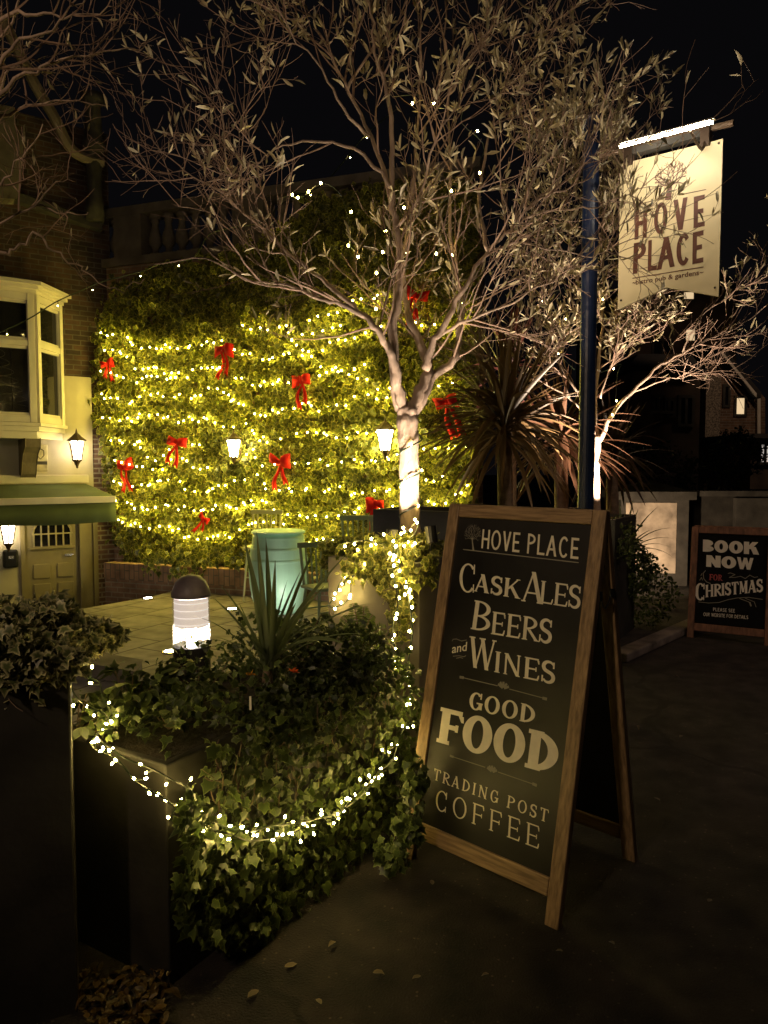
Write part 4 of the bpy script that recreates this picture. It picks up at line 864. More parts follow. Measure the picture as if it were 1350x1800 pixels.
# B: broad leaved perennials along the bed (hellebore / geranium like)
def rosettes(name, label, spots, mt, cat='plant', group='low leafy plants in the front planter'):
    for (c, r, n, L_, wd), lab in zip(spots, label):
        root = thing(name, tuple(c), lab, cat, group); P, A, Nn, S = [], [], [], []; m = MB()
        for i in range(n):
            th = RNG.uniform(0, 6.28); el = RNG.uniform(.15, 1.2); d = np.array([math.cos(th) * math.cos(el), math.sin(th) * math.cos(el), math.sin(el)])
            tip = np.array(c) + d * r * RNG.uniform(.5, 1); m.tube([c, np.array(c) + d * r * .4, tip], .0022, 3, cap=False)
            for k in range(3):
                a2 = th + (k - 1) * .8; P.append(tip); A.append([math.cos(a2), math.sin(a2), -.35 + RNG.normal(0, .25)]); Nn.append([d[0] * .4, d[1] * .4, 1]); S.append(RNG.uniform(.6, 1.1) * L_)
        leaves('foliage', mt, root, P, A, Nn, S, BROAD); m.build('stems', M_stem, root)
tb = lambda a_, b_, h_=.66: np.array([B0[0], B0[1], h_]) + S30 * a_ + L30 * b_
rosettes('leafy_plant', ['leafy green plant in the front planter below the bollard light', 'leafy plant at the back left of the front planter', 'dark leafy plant left of the strap-leaved plant', 'leafy plant right of the strap-leaved plant', 'bushy plant at the far end of the front planter below the grey planter', 'low plant on the bare soil of the front planter'],
         [(tb(.22, .40), .17, 26, .075, 1), (tb(.02, .42), .15, 18, .07, 1), (tb(.42, .30), .17, 26, .08, 1), (tb(.95, .25), .18, 30, .075, 1), (tb(1.15, .38, .70), .2, 30, .07, 1), (tb(.2, .2), .08, 9, .06, 1)], M_ivyg)
# B: strap-leaved plant
sb = at(470, 1178, 2.62); root = thing('strap_leaved_plant', tuple(sb), 'spiky strap-leaved plant rising from the front planter before the barrel', 'plant')
m = MB()
for (tx, ty, wd, dr) in [(429, 945, .017, .05), (451, 935, .018, .0), (467, 945, .018, .0), (484, 985, .014, .0), (553, 962, .022, .1), (600, 985, .018, .45), (617, 967, .014, .5), (375, 1051, .012, .6), (388, 1029, .011, .5), (652, 1060, .013, .6), (604, 1131, .024, 1.1), (380, 1120, .012, .9), (529, 1003, .02, .3), (350, 1085, .01, .9), (520, 1060, .016, .3), (420, 1060, .015, .3), (440, 1010, .012, .1), (505, 1020, .013, .2), (400, 1150, .012, 1.2), (560, 1090, .012, .7), (455, 1080, .012, .1), (640, 1115, .012, .9), (415, 1100, .011, .5), (570, 1030, .013, .5)]:
    tip = at(tx, ty, 2.62 + RNG.uniform(-.22, .12)); b_ = sb + np.array([RNG.uniform(-.018, .018), RNG.uniform(-.018, .018), 0]); d = tip - b_; L_ = np.linalg.norm(d); ch = d / L_
    d0 = ch + np.array([0, 0, dr * .55]); d0 /= np.linalg.norm(d0)
    # integrate, then swing the leaf so that its tip lands where the photo has it
    def tipof(d0, L):
        p = b_.copy(); dd = d0.copy()
        for i in range(12): p = p + dd * L / 12; dd = dd + np.array([0, 0, -dr / 12]); dd /= np.linalg.norm(dd)
        return p
    for it in range(6):
        e_ = tip - tipof(d0, L_); d0 = d0 + e_ / L_; s_ = np.linalg.norm(d0); L_ *= s_; d0 /= s_
    strap(m, b_, d0, L_, wd * 1.55, dr, seg=12, fold=.5, twist=RNG.uniform(-.5, .5))
o = m.build('blades', M_strap, root, smooth=True)
m = MB(); m.tube([sb - (0, 0, .05), sb + (0, 0, .015)], [.02, .016], 8); m.build('crown_base', M_stem, root)
# small orange and yellow flowers
for (px, py, Y, c, lab) in [(439, 1187, 2.5, (.9, .45, .03), 'small yellow flower at the left foot of the strap-leaved plant'), (515, 1182, 2.6, (.85, .16, .03), 'small orange flower right of the strap-leaved plant')]:
    p = at(px, py, Y); fm = leafmat('petal_' + ('a' if c[1] > .3 else 'b'), c, c, dark=.8); n = 6
    o = leaves('flower', fm, None, np.tile(p, (n, 1)), [(math.cos(k), math.sin(k) * .6, .6) for k in np.linspace(0, 6, n)], rnd3(n) + (0, 0, .2), np.full(n, .022), BROAD); o['label'] = lab; o['category'] = 'flower'
m = MB(); p = at(440, 1236, 2.35); m.box(p, .007, .0015, .045, .2); m.build('plant_tag', M_paintw, None, label='small white plant label stuck in the front planter', category='plant label')

# C: ivy and ferns over the grey tree planter
CR = Plane((C0[0], C0[1], 0), S30); CLp = Plane((C0[0], C0[1], 0), L30)
cc = np.array([C0[0], C0[1], 1.0]) + S30 * .3 + L30 * .28
gC = multi(ell(at(620, 960, 4.2), (.20, .15, .06)), ell(at(690, 960, 4.0), (.18, .15, .07)), ell(at(740, 955, 4.1), (.13, .15, .06)), ell(at(590, 985, 4.25), (.08, .08, .05)))
hC = [(640, 960), (735, 960), (730, 1010), (722, 1060), (705, 1130), (690, 1090), (680, 1030), (650, 1020), (600, 1010), (590, 990)]
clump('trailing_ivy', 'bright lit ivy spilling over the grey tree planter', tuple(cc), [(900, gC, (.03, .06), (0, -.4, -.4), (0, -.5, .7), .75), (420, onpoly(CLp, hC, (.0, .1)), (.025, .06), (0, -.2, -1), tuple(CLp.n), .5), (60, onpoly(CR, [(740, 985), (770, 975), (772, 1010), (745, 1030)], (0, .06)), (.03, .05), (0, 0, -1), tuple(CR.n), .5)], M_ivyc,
      stems=[[CLp.hit(690, 1000, .04), CLp.hit(684, 1060, .05), CLp.hit(680, 1110, .04), CLp.hit(672, 1150, .03)], [CLp.hit(700, 1000, .04), CLp.hit(703, 1080, .05), CLp.hit(700, 1130, .04)]])
root = thing('fern', tuple(at(640, 1120, 3.35)), 'fern fronds against the grey planter side', 'fern'); P, A, Nn, S = [], [], [], []; m = MB()
for (tx, ty) in [(600, 1085), (655, 1080), (680, 1105), (690, 1135), (620, 1060), (590, 1120), (640, 1065)]:
    b_ = at(635, 1160, 3.3); t_ = at(tx, ty, 3.3 + RNG.uniform(-.08, .08)); path = smooth_path([b_, (b_ + t_) / 2 + (0, 0, .05), t_], 9); m.tube(path, .0022, 3)
    for i in range(3, len(path) - 1):
        for sgn in (-1, 1):
            d = path[i + 1] - path[i]; sd = np.cross(d, (0, -1, .3)); sd /= np.linalg.norm(sd) + 1e-9; P.append(path[i]); A.append(sd * sgn + d * 4); Nn.append((0, -1, .4)); S.append(.055 * (1 - i / len(path)) + .015)
leaves('fronds', leafmat('fern_leaf', (.10, .15, .03), (.14, .19, .04)), root, P, A, Nn, S, LANCE); m.build('stems', M_stem, root)
# hedge blob between planter D and the gate pillar, spiky grass in it
hp = at(1140, 1060, 6.9)
clump('box_shrub', 'dark rounded shrub in front of the lit gate pillar', (hp[0], hp[1], 0), [(1500, multi(ell((hp[0] - .02, hp[1], .32), (.27, .3, .34), .7), ell((hp[0] - .2, hp[1] - .2, .55), (.16, .2, .25), .7)), (.03, .055), (0, -.2, .3), (0, -1, .4), .8)], M_ivyg, cat='shrub', tpl=BROAD)
root = thing('spiky_plant', tuple(at(1098, 985, 6.7)), 'arching grassy leaves silhouetted against the lit pillar', 'plant'); m = MB(); b_ = at(1092, 985, 6.7)
for (tx, ty, dr) in [(1112, 885, .2), (1150, 893, .8), (1180, 920, 1.2), (1182, 940, 1.2), (1178, 955, 1.3), (1120, 900, .3), (1165, 965, 1.4), (1090, 890, .1), (1060, 910, .5), (1185, 975, 1.5), (1140, 930, .9)]:
    tip = at(tx, ty, 6.8); d = tip - b_; L_ = np.linalg.norm(d); strap(m, b_, d / L_ + np.array([0, 0, dr * .45]), L_ * 1.08, .03, dr, 9, .3)
m.build('blades', M_strap, root, smooth=True)
clump('trailing_plant', 'dark small-leaved plant spilling over the planter behind the tall sign', tuple(at(1100, 950, 6.5)), [(520, multi(ell(at(1098, 955, 6.3), (.12, .25, .16), .5), ell(at(1085, 925, 6.6), (.16, .25, .10), .5)), (.025, .05), (0, -.2, -.5), (0, -1, .4), .8)], M_ivyg, tpl=BROAD, cat='plant')

# ---- cordylines
def cordyline(label, c, trunk_z, R_, nleaf, col, upright=10, seed=1):
    rg = np.random.default_rng(seed); root = thing('cordyline', (c[0], c[1], trunk_z), label, 'cordyline', 'spiky cordylines by the ivy wall')
    m = MB(); 
    for i in range(nleaf):
        th = rg.uniform(0, 6.283); el = rg.uniform(-.75, 1.15) if i >= upright else rg.uniform(1.0, 1.5)
        d = np.array([math.cos(th) * math.cos(el), math.sin(th) * math.cos(el), math.sin(el)]); b_ = np.array(c) + d * .05 + np.array([0, 0, rg.uniform(-.12, .1)])
        strap(m, b_, d, R_ * rg.uniform(.75, 1.1), rg.uniform(.04, .062), rg.uniform(.25, 1.0) * (1.2 if el < 1 else .25), 8, .35, rg.uniform(-.6, .6))
    m.build('leaves', leafmat('cordyline_leaf_%d' % seed, col, col, rough=.4), root, smooth=True)
    m = MB(); m.tube([(c[0], c[1], trunk_z), (c[0] + .03, c[1], (c[2] + trunk_z) / 2), (c[0], c[1], c[2])], [.085, .07, .06], 10); m.build('trunk', M_stem, root, smooth=True)
cordyline('bronze cordyline with a dense fan of drooping leaves left of the blue post', at(886, 745, 6.3), ZT, .80, 150, (.24, .15, .06), 12, 3)
cordyline('darker bronze cordyline directly left of the blue post', at(985, 770, 7.2), ZT, .78, 120, (.17, .085, .05), 10, 5)
cordyline('third cordyline, its thin leaves showing right of the blue post', at(1075, 800, 8.0), 0, .70, 70, (.10, .06, .04), 8, 8)
cordyline('tall reddish cordyline rising behind the others beside the ivy', at(893, 650, 7.0), ZT, .62, 44, (.20, .06, .05), 18, 11)

# ================================================================ TREES
def wander(p, d, L, n, wob, up, rg, tgt=None):
    wob = wob * .62
    pts = [np.array(p, float)]; d = np.array(d, float); d /= np.linalg.norm(d)
    for i in range(n):
        d = d + rg.normal(0, wob, 3) + np.array([0, 0, up]); d /= np.linalg.norm(d); pts.append(pts[-1] + d * L / n)
    return np.array(pts)
def tree(label, base, trunk, guides, seed, mt_leaf, sides=5, l1=(.35, .8), nl1=9, nl2=5, nl3=3, leafp=.5, lsz=(.035, .06), r0=.03, twig_r=.0026, bark=M_bark, leafn=(3, 8), up=.05, l2=(.16, .4), l3=(.07, .2)):
    rg = np.random.default_rng(seed); root = thing('olive_tree', tuple(base), label, 'tree', 'olive trees strung with lights')
    m = MB(); path = smooth_path(trunk[0], 5); rad = np.interp(np.linspace(0, 1, len(path)), np.linspace(0, 1, len(trunk[1])), trunk[1])
    rad = rad * (1 + .06 * np.sin(np.arange(len(path)) * 1.7)); m.tube(path, rad, 16); m.build('trunk', bark, root, smooth=True)
    big = MB(); tw = MB(); LP, LA, LN, LS = [], [], [], []
    def leafs(pts, dens):
        n = int(rg.integers(*leafn) * dens)
        for _ in range(n):
            t = 1 - abs(rg.normal(0, .35)); i = int(np.clip(t, 0, 1) * (len(pts) - 1)); i = max(i, 1); d = pts[i] - pts[i - 1]; d = d / (np.linalg.norm(d) + 1e-9)
            a_ = d * .9 + rg.normal(0, .5, 3) + (0, 0, .35); LP.append(pts[i]); LA.append(a_); LN.append(rg.normal(0, 1, 3)); LS.append(rg.uniform(*lsz))
    def grow(path, r_a, r_b, lev, n, dens):
        for k in range(n):
            t = rg.uniform(.22, 1.0); i = int(t * (len(path) - 1)); i = max(1, i); d = path[i] - path[i - 1]; d = d / (np.linalg.norm(d) + 1e-9)
            pv = rg.normal(0, 1, 3); pv -= d * np.dot(pv, d); pv /= np.linalg.norm(pv) + 1e-9; nd = d * .75 + pv * rg.uniform(.5, 1.1) + (0, 0, .15)
            r = (r_a + (r_b - r_a) * t) * .55
            if lev == 1:
                L = rg.uniform(*l1) * (1.1 - .4 * t); q = wander(path[i], nd, L, 9, .17, up, rg); r = min(max(r, twig_r * 1.6), .0065); tw.tube(q, np.linspace(r, twig_r, len(q)), 4, cap=False); grow(q, r, twig_r, 2, nl2, dens)
            elif lev == 2:
                L = rg.uniform(*l2); q = wander(path[i], nd, L, 6, .2, up, rg); tw.tube(q, np.linspace(max(twig_r * 1.2, min(r, .005)), twig_r * .7, len(q)), 3, cap=False); grow(q, twig_r, twig_r * .7, 3, nl3, dens)
                if rg.random() < leafp: leafs(q, dens)
            else:
                L = rg.uniform(*l3); q = wander(path[i], nd, L, 4, .22, up, rg); tw.tube(q, np.linspace(twig_r * .9, twig_r * .55, len(q)), 3, cap=False)
                if rg.random() < leafp: leafs(q, dens * .7)
    for g in guides:
        pts, ra, rb = g[0], g[1], g[2]; dens = g[3] if len(g) > 3 else 1.0; mult = g[4] if len(g) > 4 else 1.0
        path = smooth_path(pts, 4); path = path + np.vstack([[0, 0, 0], rg.normal(0, .006, (len(path) - 1, 3))]); big.tube(path, (np.linspace(1, 0, len(path)) ** 1.5) * (ra - rb * .55) + rb * .55, 7); grow(path, ra, rb, 1, int(nl1 * mult), dens)
    big.build('branches', bark, root, smooth=True); tw.build('twigs', M_twig, root)
    if LP: leaves('foliage', mt_leaf, root, LP, LA, LN, LS, LANCE)
    return root
def G(pts, Y0, Y1): n = len(pts); return [at(x, y, Y0 + (Y1 - Y0) * i / (n - 1)) for i, (x, y) in enumerate(pts)]
YT = 4.2
tr1 = ([at(722, 965, YT), at(720, 880, YT), at(719, 800, YT), at(716, 745, YT), at(713, 715, YT)], [.066, .056, .055, .062, .05])
T1 = [(G([(712, 735), (702, 690), (697, 655), (690, 625), (672, 590), (640, 556), (600, 536), (560, 522), (505, 500), (440, 492), (360, 455), (270, 465)], YT, YT - .5), .036, .005, .5),
      (G([(640, 556), (593, 513), (533, 463), (483, 423), (440, 385), (400, 345), (350, 318), (300, 280), (240, 222)], YT - .1, YT + .1), .016, .004, .45),
      (G([(705, 720), (690, 640), (691, 560), (702, 500), (697, 400), (687, 333), (690, 233), (677, 150), (663, 110), (653, 40), (647, -20), (640, -100)], YT, YT - .25), .034, .006, 1.0, 1.2),
      (G([(697, 400), (680, 320), (650, 240), (610, 160), (580, 90), (550, 37), (533, 0), (515, -70)], YT - .1, YT + .3), .016, .005, .9, 1.1),
      (G([(687, 330), (650, 283), (610, 257), (550, 248), (483, 263), (440, 290), (370, 320)], YT - .15, YT - .5), .012, .004, .4, .8),
      (G([(718, 730), (735, 695), (752, 655), (745, 615), (723, 567), (713, 533), (708, 470), (715, 400), (728, 310), (735, 220), (740, 130), (735, 40), (740, -60)], YT - .02, YT + .35), .038, .006, 1.1, 1.1),
      (G([(748, 650), (765, 600), (790, 555), (820, 500), (857, 440), (900, 400), (950, 345), (1000, 300), (1050, 235)], YT, YT - .3), .024, .005, 1.1, 1.1),
      (G([(722, 740), (740, 705), (762, 665), (797, 633), (806, 600), (813, 533), (803, 493), (790, 417), (792, 300), (787, 167), (783, 33), (785, -70)], YT + .03, YT + .3), .034, .007, 1.0, 1.1),
      (G([(857, 440), (842, 360), (852, 280), (872, 200), (900, 120), (930, 40), (945, -50)], YT - .1, YT + .2), .012, .004, 1.3, 1.1),
      (G([(900, 400), (960, 372), (1020, 368), (1080, 352), (1130, 330), (1180, 322)], YT - .15, YT - .55), .007, .0025, .7, .35),
      (G([(900, 400), (950, 350), (1000, 330), (1050, 300), (1075, 250)], YT - .15, YT - .3), .008, .003, 1.2, .8),
      (G([(857, 440), (920, 430), (980, 440), (1040, 450), (1080, 430)], YT - .1, YT - .35), .008, .003, .9, .7),
      (G([(770, 590), (830, 560), (900, 530), (960, 500), (1010, 470)], YT, YT - .4), .012, .003, .6, .8),
      (G([(650, 240), (605, 190), (565, 120), (510, 60), (480, -10)], YT, YT - .3), .010, .004, 1.0, .9),
      (G([(400, 345), (395, 265), (388, 180), (372, 120), (362, 60)], YT, YT - .1), .006, .003, .8, .35),
      (G([(483, 423), (460, 330), (440, 250), (430, 160), (450, 90)], YT, YT + .2), .007, .003, .6, .6),
      (G([(697, 400), (740, 340), (765, 250), (820, 160), (860, 50)], YT, YT - .4), .012, .004, 1.2, 1.0),
      (G([(900, 400), (930, 330), (960, 240), (990, 150), (1010, 60), (1040, 0)], YT - .1, YT + .2), .010, .004, 1.2, 1.0),
      (G([(560, 522), (510, 450), (450, 440), (380, 380), (300, 360)], YT - .2, YT + .1), .007, .003, .3, .5),
      (G([(610, 160), (650, 90), (700, 40), (720, -40)], YT + .2, YT), .010, .004, 1.0, .9),
      (G([(787, 167), (830, 100), (870, 40), (880, -40)], YT + .2, YT), .010, .004, 1.1, 1.0)]
tree('large bare-branched olive tree in the grey planter, lit from below', (*at(722, 965, YT)[:2], .95), tr1, T1, 5, M_olivel, nl1=10, nl2=4, nl3=2, leafp=.44, lsz=(.04, .085), leafn=(2, 9), twig_r=.00165)
Y2 = 6.75
tr2 = ([at(1048, 905, Y2), at(1047, 840, Y2), at(1049, 800, Y2), at(1050, 765, Y2)], [.042, .036, .034, .036])
T2 = [(G([(1058, 400), (1085, 330), (1095, 260), (1110, 190)], Y2, Y2 + .1), .008, .003, 1.2, 1.2),
      (G([(1000, 460), (970, 380), (985, 300), (1010, 220)], Y2, Y2), .008, .003, 1.3, 1.3),
      (G([(1050, 780), (1075, 730), (1110, 690), (1150, 650), (1200, 620), (1260, 590), (1320, 560), (1350, 535)], Y2, Y2 - .5), .024, .005, .35, .7),
      (G([(1110, 690), (1165, 668), (1210, 660), (1245, 655)], Y2, Y2 - .5), .008, .003, .1, .5),
      (G([(1150, 650), (1190, 632), (1225, 650), (1255, 668)], Y2, Y2 + .2), .008, .003, .1, .5),
      (G([(1200, 620), (1230, 560), (1280, 520), (1330, 470)], Y2 - .2, Y2 - .5), .008, .003, .6, .6),
      (G([(1050, 780), (1046, 700), (1056, 600), (1062, 500), (1058, 400), (1062, 320), (1070, 230)], Y2, Y2 + .1), .022, .005, 1.5, 2.2),
      (G([(1048, 770), (1022, 700), (985, 640), (960, 560), (950, 480), (960, 400)], Y2, Y2 - .3), .016, .004, 1.2, 1.6),
      (G([(1042, 745), (1000, 700), (950, 670), (890, 650), (840, 625)], Y2, Y2 - .5), .011, .004, .3, .9),
      (G([(1000, 700), (975, 620), (930, 560), (920, 520)], Y2 - .2, Y2), .008, .003, .7, .8),
      (G([(1056, 600), (1090, 560), (1120, 500), (1130, 440)], Y2, Y2 + .3), .009, .003, .9, 1.0),
      (G([(1056, 700), (1075, 640), (1110, 600), (1150, 570)], Y2, Y2 - .4), .009, .003, .9, 1.0),
      (G([(1046, 650), (1010, 560), (1000, 460), (1010, 350), (1030, 260)], Y2, Y2 + .2), .010, .003, 1.4, 1.7)]
tree('smaller olive tree beyond the blue post, trunk lit brightly', (*at(1048, 905, Y2)[:2], 1.0), tr2, T2, 9, M_olivel, nl1=9, nl2=5, nl3=2, leafp=.8, lsz=(.045, .09), leafn=(2, 9), l1=(.3, .7), twig_r=.0024)
Y0 = 2.45; base0 = at(-110, 1200, Y0)
tr0 = ([at(-110, 1200, Y0), at(-118, 900, Y0), at(-105, 600, Y0), at(-100, 350, Y0)], [.045, .04, .038, .034])
T0 = [(G([(-100, 350), (-60, 180), (0, 38), (60, 25), (130, 28), (200, 8)], Y0, Y0 - .1), .014, .003, .35),
      (G([(-100, 350), (-50, 240), (0, 160), (60, 125), (110, 105), (200, 90), (250, 88)], Y0, Y0 + .1), .012, .003, .3),
      (G([(-60, 180), (0, 112), (40, 70), (100, 40), (150, -10)], Y0 - .1, Y0 - .3), .010, .003, .4),
      (G([(-100, 400), (-40, 260), (0, 165), (20, 120), (60, 125)], Y0, Y0 + .3), .010, .004, .1, .5),
      (G([(-100, 380), (-50, 270), (0, 205), (60, 185), (140, 180), (190, 186)], Y0, Y0 + .2), .010, .003, .25, .8),
      (G([(-105, 480), (-50, 380), (0, 325), (40, 280), (75, 225)], Y0, Y0 - .2), .009, .003, .4, .6),
      (G([(-108, 520), (-50, 420), (0, 392), (60, 365), (110, 372), (155, 375)], Y0, Y0), .008, .003, .3, .6),
      (G([(-110, 560), (-50, 460), (0, 443), (30, 440), (62, 412), (95, 440), (130, 465), (165, 488), (215, 515), (252, 488)], Y0, Y0 + .1), .008, .0025, .3, .4),
      (G([(60, 365), (90, 330), (132, 318)], Y0, Y0 - .1), .004, .002, .4, .3),
      (G([(-60, 180), (0, 60), (50, -20)], Y0, Y0), .010, .004, .5, .8)]
tree('near olive tree reaching in from the upper left corner', (base0[0], base0[1], .85), tr0, T0, 21, M_olivel, nl1=7, nl2=3, nl3=2, leafp=.12, lsz=(.025, .05), l1=(.15, .36), l2=(.06, .2), l3=(.03, .09), twig_r=.0011, leafn=(3, 9), up=.03)

# uplighters at the tree feet
def uplight(label, loc, target, energy, angle, col=(1, .82, .56)):
    loc = np.array(loc, float); root = thing('uplighter', tuple(loc), label, 'spotlight', 'tree uplighters'); d = np.array(target, float) - loc; d /= np.linalg.norm(d)
    m = MB(); m.tube([loc - d * .10, loc - d * .01], .032, 12); m.tube([loc - d * .08, loc - np.array([0, 0, .14])], .008, 6); m.build('housing', M_black, root)
    l = lamp('uplighter_beam', 'SPOT', tuple(loc + d * .01), tuple(loc + d), energy, col, .025, angle, .6); l.parent = root; l.location = tuple(d * .01)
uplight('small black uplighter in front of the big olive trunk', at(756, 922, 3.96), at(712, 560, 4.16), 95, 110, (1, .79, .58))
uplight('small black uplighter at the left foot of the big olive trunk', at(690, 928, 4.02), at(716, 480, 4.2), 85, 105, (1, .79, .58))
uplight('small black uplighter at the foot of the smaller olive tree', at(1066, 905, 6.5), at(1050, 600, 6.8), 650, 100, (1, .77, .56))
uplight('uplighter behind the shrub aimed at the gate pillar', (hp[0] + .05, 7.9, .30), at(1145, 950, 9.2), 150, 80, (1, .7, .42))

uplight('small uplighter in the bed under the bronze cordylines', (1.15, 5.75, ZT + .35), at(900, 740, 6.3), 26, 100, (1, .8, .45))
# ---- near fairy lights
def bpl(pts, plane, off, sc=1, ox=0, oy=0): return [plane.hit(ox + x / sc, oy + y / sc, off) for x, y in pts]
c8 = lambda pts: [(250 + x / 2.686, 850 + y / 2.686) for x, y in pts]
front = [at(124, 1180, 2.25), at(128, 1215, 2.25), at(150, 1240, 2.22), at(190, 1262, 2.2)] + [at(160, 1310, 2.1), at(205, 1335, 2.05), at(240, 1375, 1.99), at(285, 1400, 1.95), at(310, 1420, 2.0), at(350, 1438, 2.06)] + bpl([(430, 1462), (465, 1455), (520, 1447), (560, 1440), (600, 1425), (640, 1395), (665, 1360), (690, 1335), (705, 1290), (722, 1265), (722, 1240)], BR, .16)
light_string('garland of warm bulbs looping round the corner of the front planter', front, .035, BULB_NEAR, 'near light garlands', .006, .0028, lead=.022)
front2 = [at(150, 1190, 2.3), at(175, 1200, 2.28), at(180, 1225, 2.25), at(205, 1275, 2.2), at(170, 1290, 2.12), at(215, 1330, 2.05), at(268, 1352, 2.0), at(300, 1370, 1.98), at(330, 1390, 2.02), at(300, 1440, 1.98), at(350, 1455, 2.04)] + bpl([(400, 1465), (440, 1478), (500, 1470), (545, 1450), (590, 1440), (620, 1400), (650, 1375), (680, 1325), (700, 1310)], BR, .18)
light_string('second strand of the front planter garland, hanging a little lower', front2, .05, BULB_NEAR, 'near light garlands', .01, .0028, lead=.025)
up_ = [at(720, 1255, 3.1), at(722, 1200, 3.2), at(718, 1160, 3.3), at(725, 1110, 3.4), at(720, 1060, 3.45)] + bpl([(715, 1020), (700, 990), (700, 960)], CLp, .1)
light_string('strand climbing from the front planter to the right corner of the grey planter', up_, .060, BULB_MID, 'near light garlands', .02, .004)
up2 = [at(692, 1180, 3.1), at(694, 1140, 3.25), at(690, 1100, 3.4), at(700, 1060, 3.45), at(693, 1020, 3.6), at(690, 990, 3.7), at(700, 960, 3.8)]
light_string('strand climbing the left side of the grey planter corner', up2, .060, BULB_MID, 'near light garlands', .022, .004)
lp = bpl([(650, 985), (625, 1010), (600, 1020), (590, 1045), (578, 1065), (595, 1065), (615, 1050), (618, 1015), (640, 1005), (660, 985)], CLp, .05)
light_string('loop of bulbs on the lit grey face of the tree planter', lp, .05, BULB_MID, 'near light garlands', .02, .004)
cr = [at(600, 955, 4.0), at(640, 950, 3.9), at(665, 955, 3.85), at(690, 950, 3.9), at(715, 935, 3.95), at(735, 915, 4.05), at(728, 940, 3.95), at(700, 960, 3.8), at(680, 985, 3.7)]
light_string('tangle of bulbs round the foot of the big olive trunk', cr, .05, BULB_MID, 'near light garlands', .05, .004)
wr = [at(722 + 20 * math.sin(i * 1.25), 950 - i * 11, YT - .075 * math.cos(i * 1.25)) for i in range(20)]
light_string('strand wound up the trunk of the big olive tree', wr, .2, BULB_DIM, 'near light garlands', .006, .005)
rg = np.random.default_rng(4)
def crown_string(label, pts, Y, sp, me=BULB_DIM): light_string(label, [at(x, y, Y + rg.uniform(-.2, .2)) for x, y in pts], sp * 1.9, me, 'tree crown lights', .06, .0022)
crown_string('string of tiny bulbs through the left middle of the big olive crown', [(486, 350), (510, 345), (530, 348), (565, 322), (600, 345), (615, 400), (617, 435), (650, 452), (682, 432)], 4.2, .15)
crown_string('string of tiny bulbs through the top right of the big olive crown', [(690, 170), (745, 168), (770, 190), (812, 190), (812, 217), (852, 265), (790, 345), (770, 355)], 4.2, .18)
crown_string('string of tiny bulbs low in the centre of the big olive crown', [(640, 545), (665, 495), (700, 400), (710, 370), (730, 435), (750, 478), (784, 430), (800, 495), (815, 545)], 4.25, .13)
crown_string('string of tiny bulbs left of the blue post in the smaller olive crown', [(940, 535), (958, 545), (950, 560), (990, 505), (1000, 575), (985, 620), (1010, 650)], 6.7, .18, BULB_DIM)
crown_string('string of tiny bulbs right of the blue post in the smaller olive crown', [(1055, 520), (1065, 525), (1050, 560), (1050, 650), (1090, 640), (1085, 660), (1080, 740)], 6.7, .2, BULB_DIM)
# ================================================================ TALL A-BOARD
Nf = ground(980, 1637, 0); Wd = np.array([-.729, .685, 0]); BK = np.array([.685, .729, 0])
hgt = 1.352; lean = .287; vdir = (BK * lean + np.array([0, 0, hgt])); SLEN = np.linalg.norm(vdir); vdir = vdir / SLEN
TB = Plane(Nf, Wd, vdir); WB = .678
if np.dot(TB.n, -BK) < 0: TB.n = -TB.n
ab = thing('pavement_sign', tuple(Nf + Wd * WB / 2 + BK * .29), 'tall wooden-framed chalkboard A-sign advertising ales, wines and food', 'A-board')
def bbox(mb, pl, x0, x1, y0, y1, off, th): mb.obox(pl.P(x0, y0, off), pl.u * (x1 - x0), -pl.n * th, pl.v * (y1 - y0))
sw = .051
yr0 = TB.uv(860, 1526)[1] ; yr1 = TB.uv(860, 1503)[1]; ry = (yr0 + yr1) / 2
def frame_set(pl, side):
    m = MB(); bbox(m, pl, 0, sw, 0, SLEN - sw * .0, .0, .03); m.build('stile', M_woodv, ab, bevel=.004)
    m = MB(); bbox(m, pl, WB - sw, WB, 0, SLEN, .0, .03); m.build('stile', M_woodv, ab, bevel=.004)
    m = MB(); bbox(m, pl, sw + .001, WB - sw - .001, SLEN - sw, SLEN, -.0005, .029); m.build('rail', M_woodh, ab, bevel=.004)
    m = MB(); bbox(m, pl, sw + .001, WB - sw - .001, ry - .03, ry + .03, -.0005, .029); m.build('rail', M_woodh, ab, bevel=.004)
    m = MB(); bbox(m, pl, sw - .004, WB - sw + .004, ry + .02, SLEN - sw + .004, -.012, .008); return m.build('chalkboard', M_board, ab)
frame_set(TB, 0)
# rear half
off2 = .60; v2 = (-BK * lean + np.array([0, 0, hgt])) / SLEN; TR = Plane(Nf + BK * off2, Wd, v2); TR.n = -TR.n if np.dot(TR.n, BK) < 0 else TR.n
frame_set(TR, 1)
m = MB()
for x in (.12, WB - .12): m.obox(TB.P(x - .03, SLEN - .005, -.006), Wd * .06, BK * .04, (0, 0, .008))
m.build('hinge', M_chrome, ab)
m = MB(); ca_ = TB.P(.004, SLEN * .79, -.03); cb_ = TR.P(.004, SLEN * .79, -.03); mid = (ca_ + cb_) / 2 - np.array([0, 0, .05]); m.tube(smooth_path([ca_, mid, cb_], 6), .0035, 5); m.box(ca_, .016, .016, .03); m.box(cb_, .016, .016, .03); m.build('chain', M_chrome, ab)
CR_ = (680, 860, 2.249); OFB = -.0105
def sgn(name, mt, items, plane=TB, crop=CR_, off=OFB, parent=ab):
    m = MB()
    for it in items: it(m)
    m.build(name, mt, parent)
def T(txt, bl, br, tl, **k):
    st = dict(T=.17, t=.075, s=.05, h=.045, gap=.08); st.update({a: b for a, b in k.items() if a in st})
    return lambda m, pl=k.get('pl', TB), cr=k.get('cr', CR_), of=k.get('off', OFB): put_text(m, pl, text_polys(txt, **st), bl, br, tl, cr, of, k.get('arc', 0))
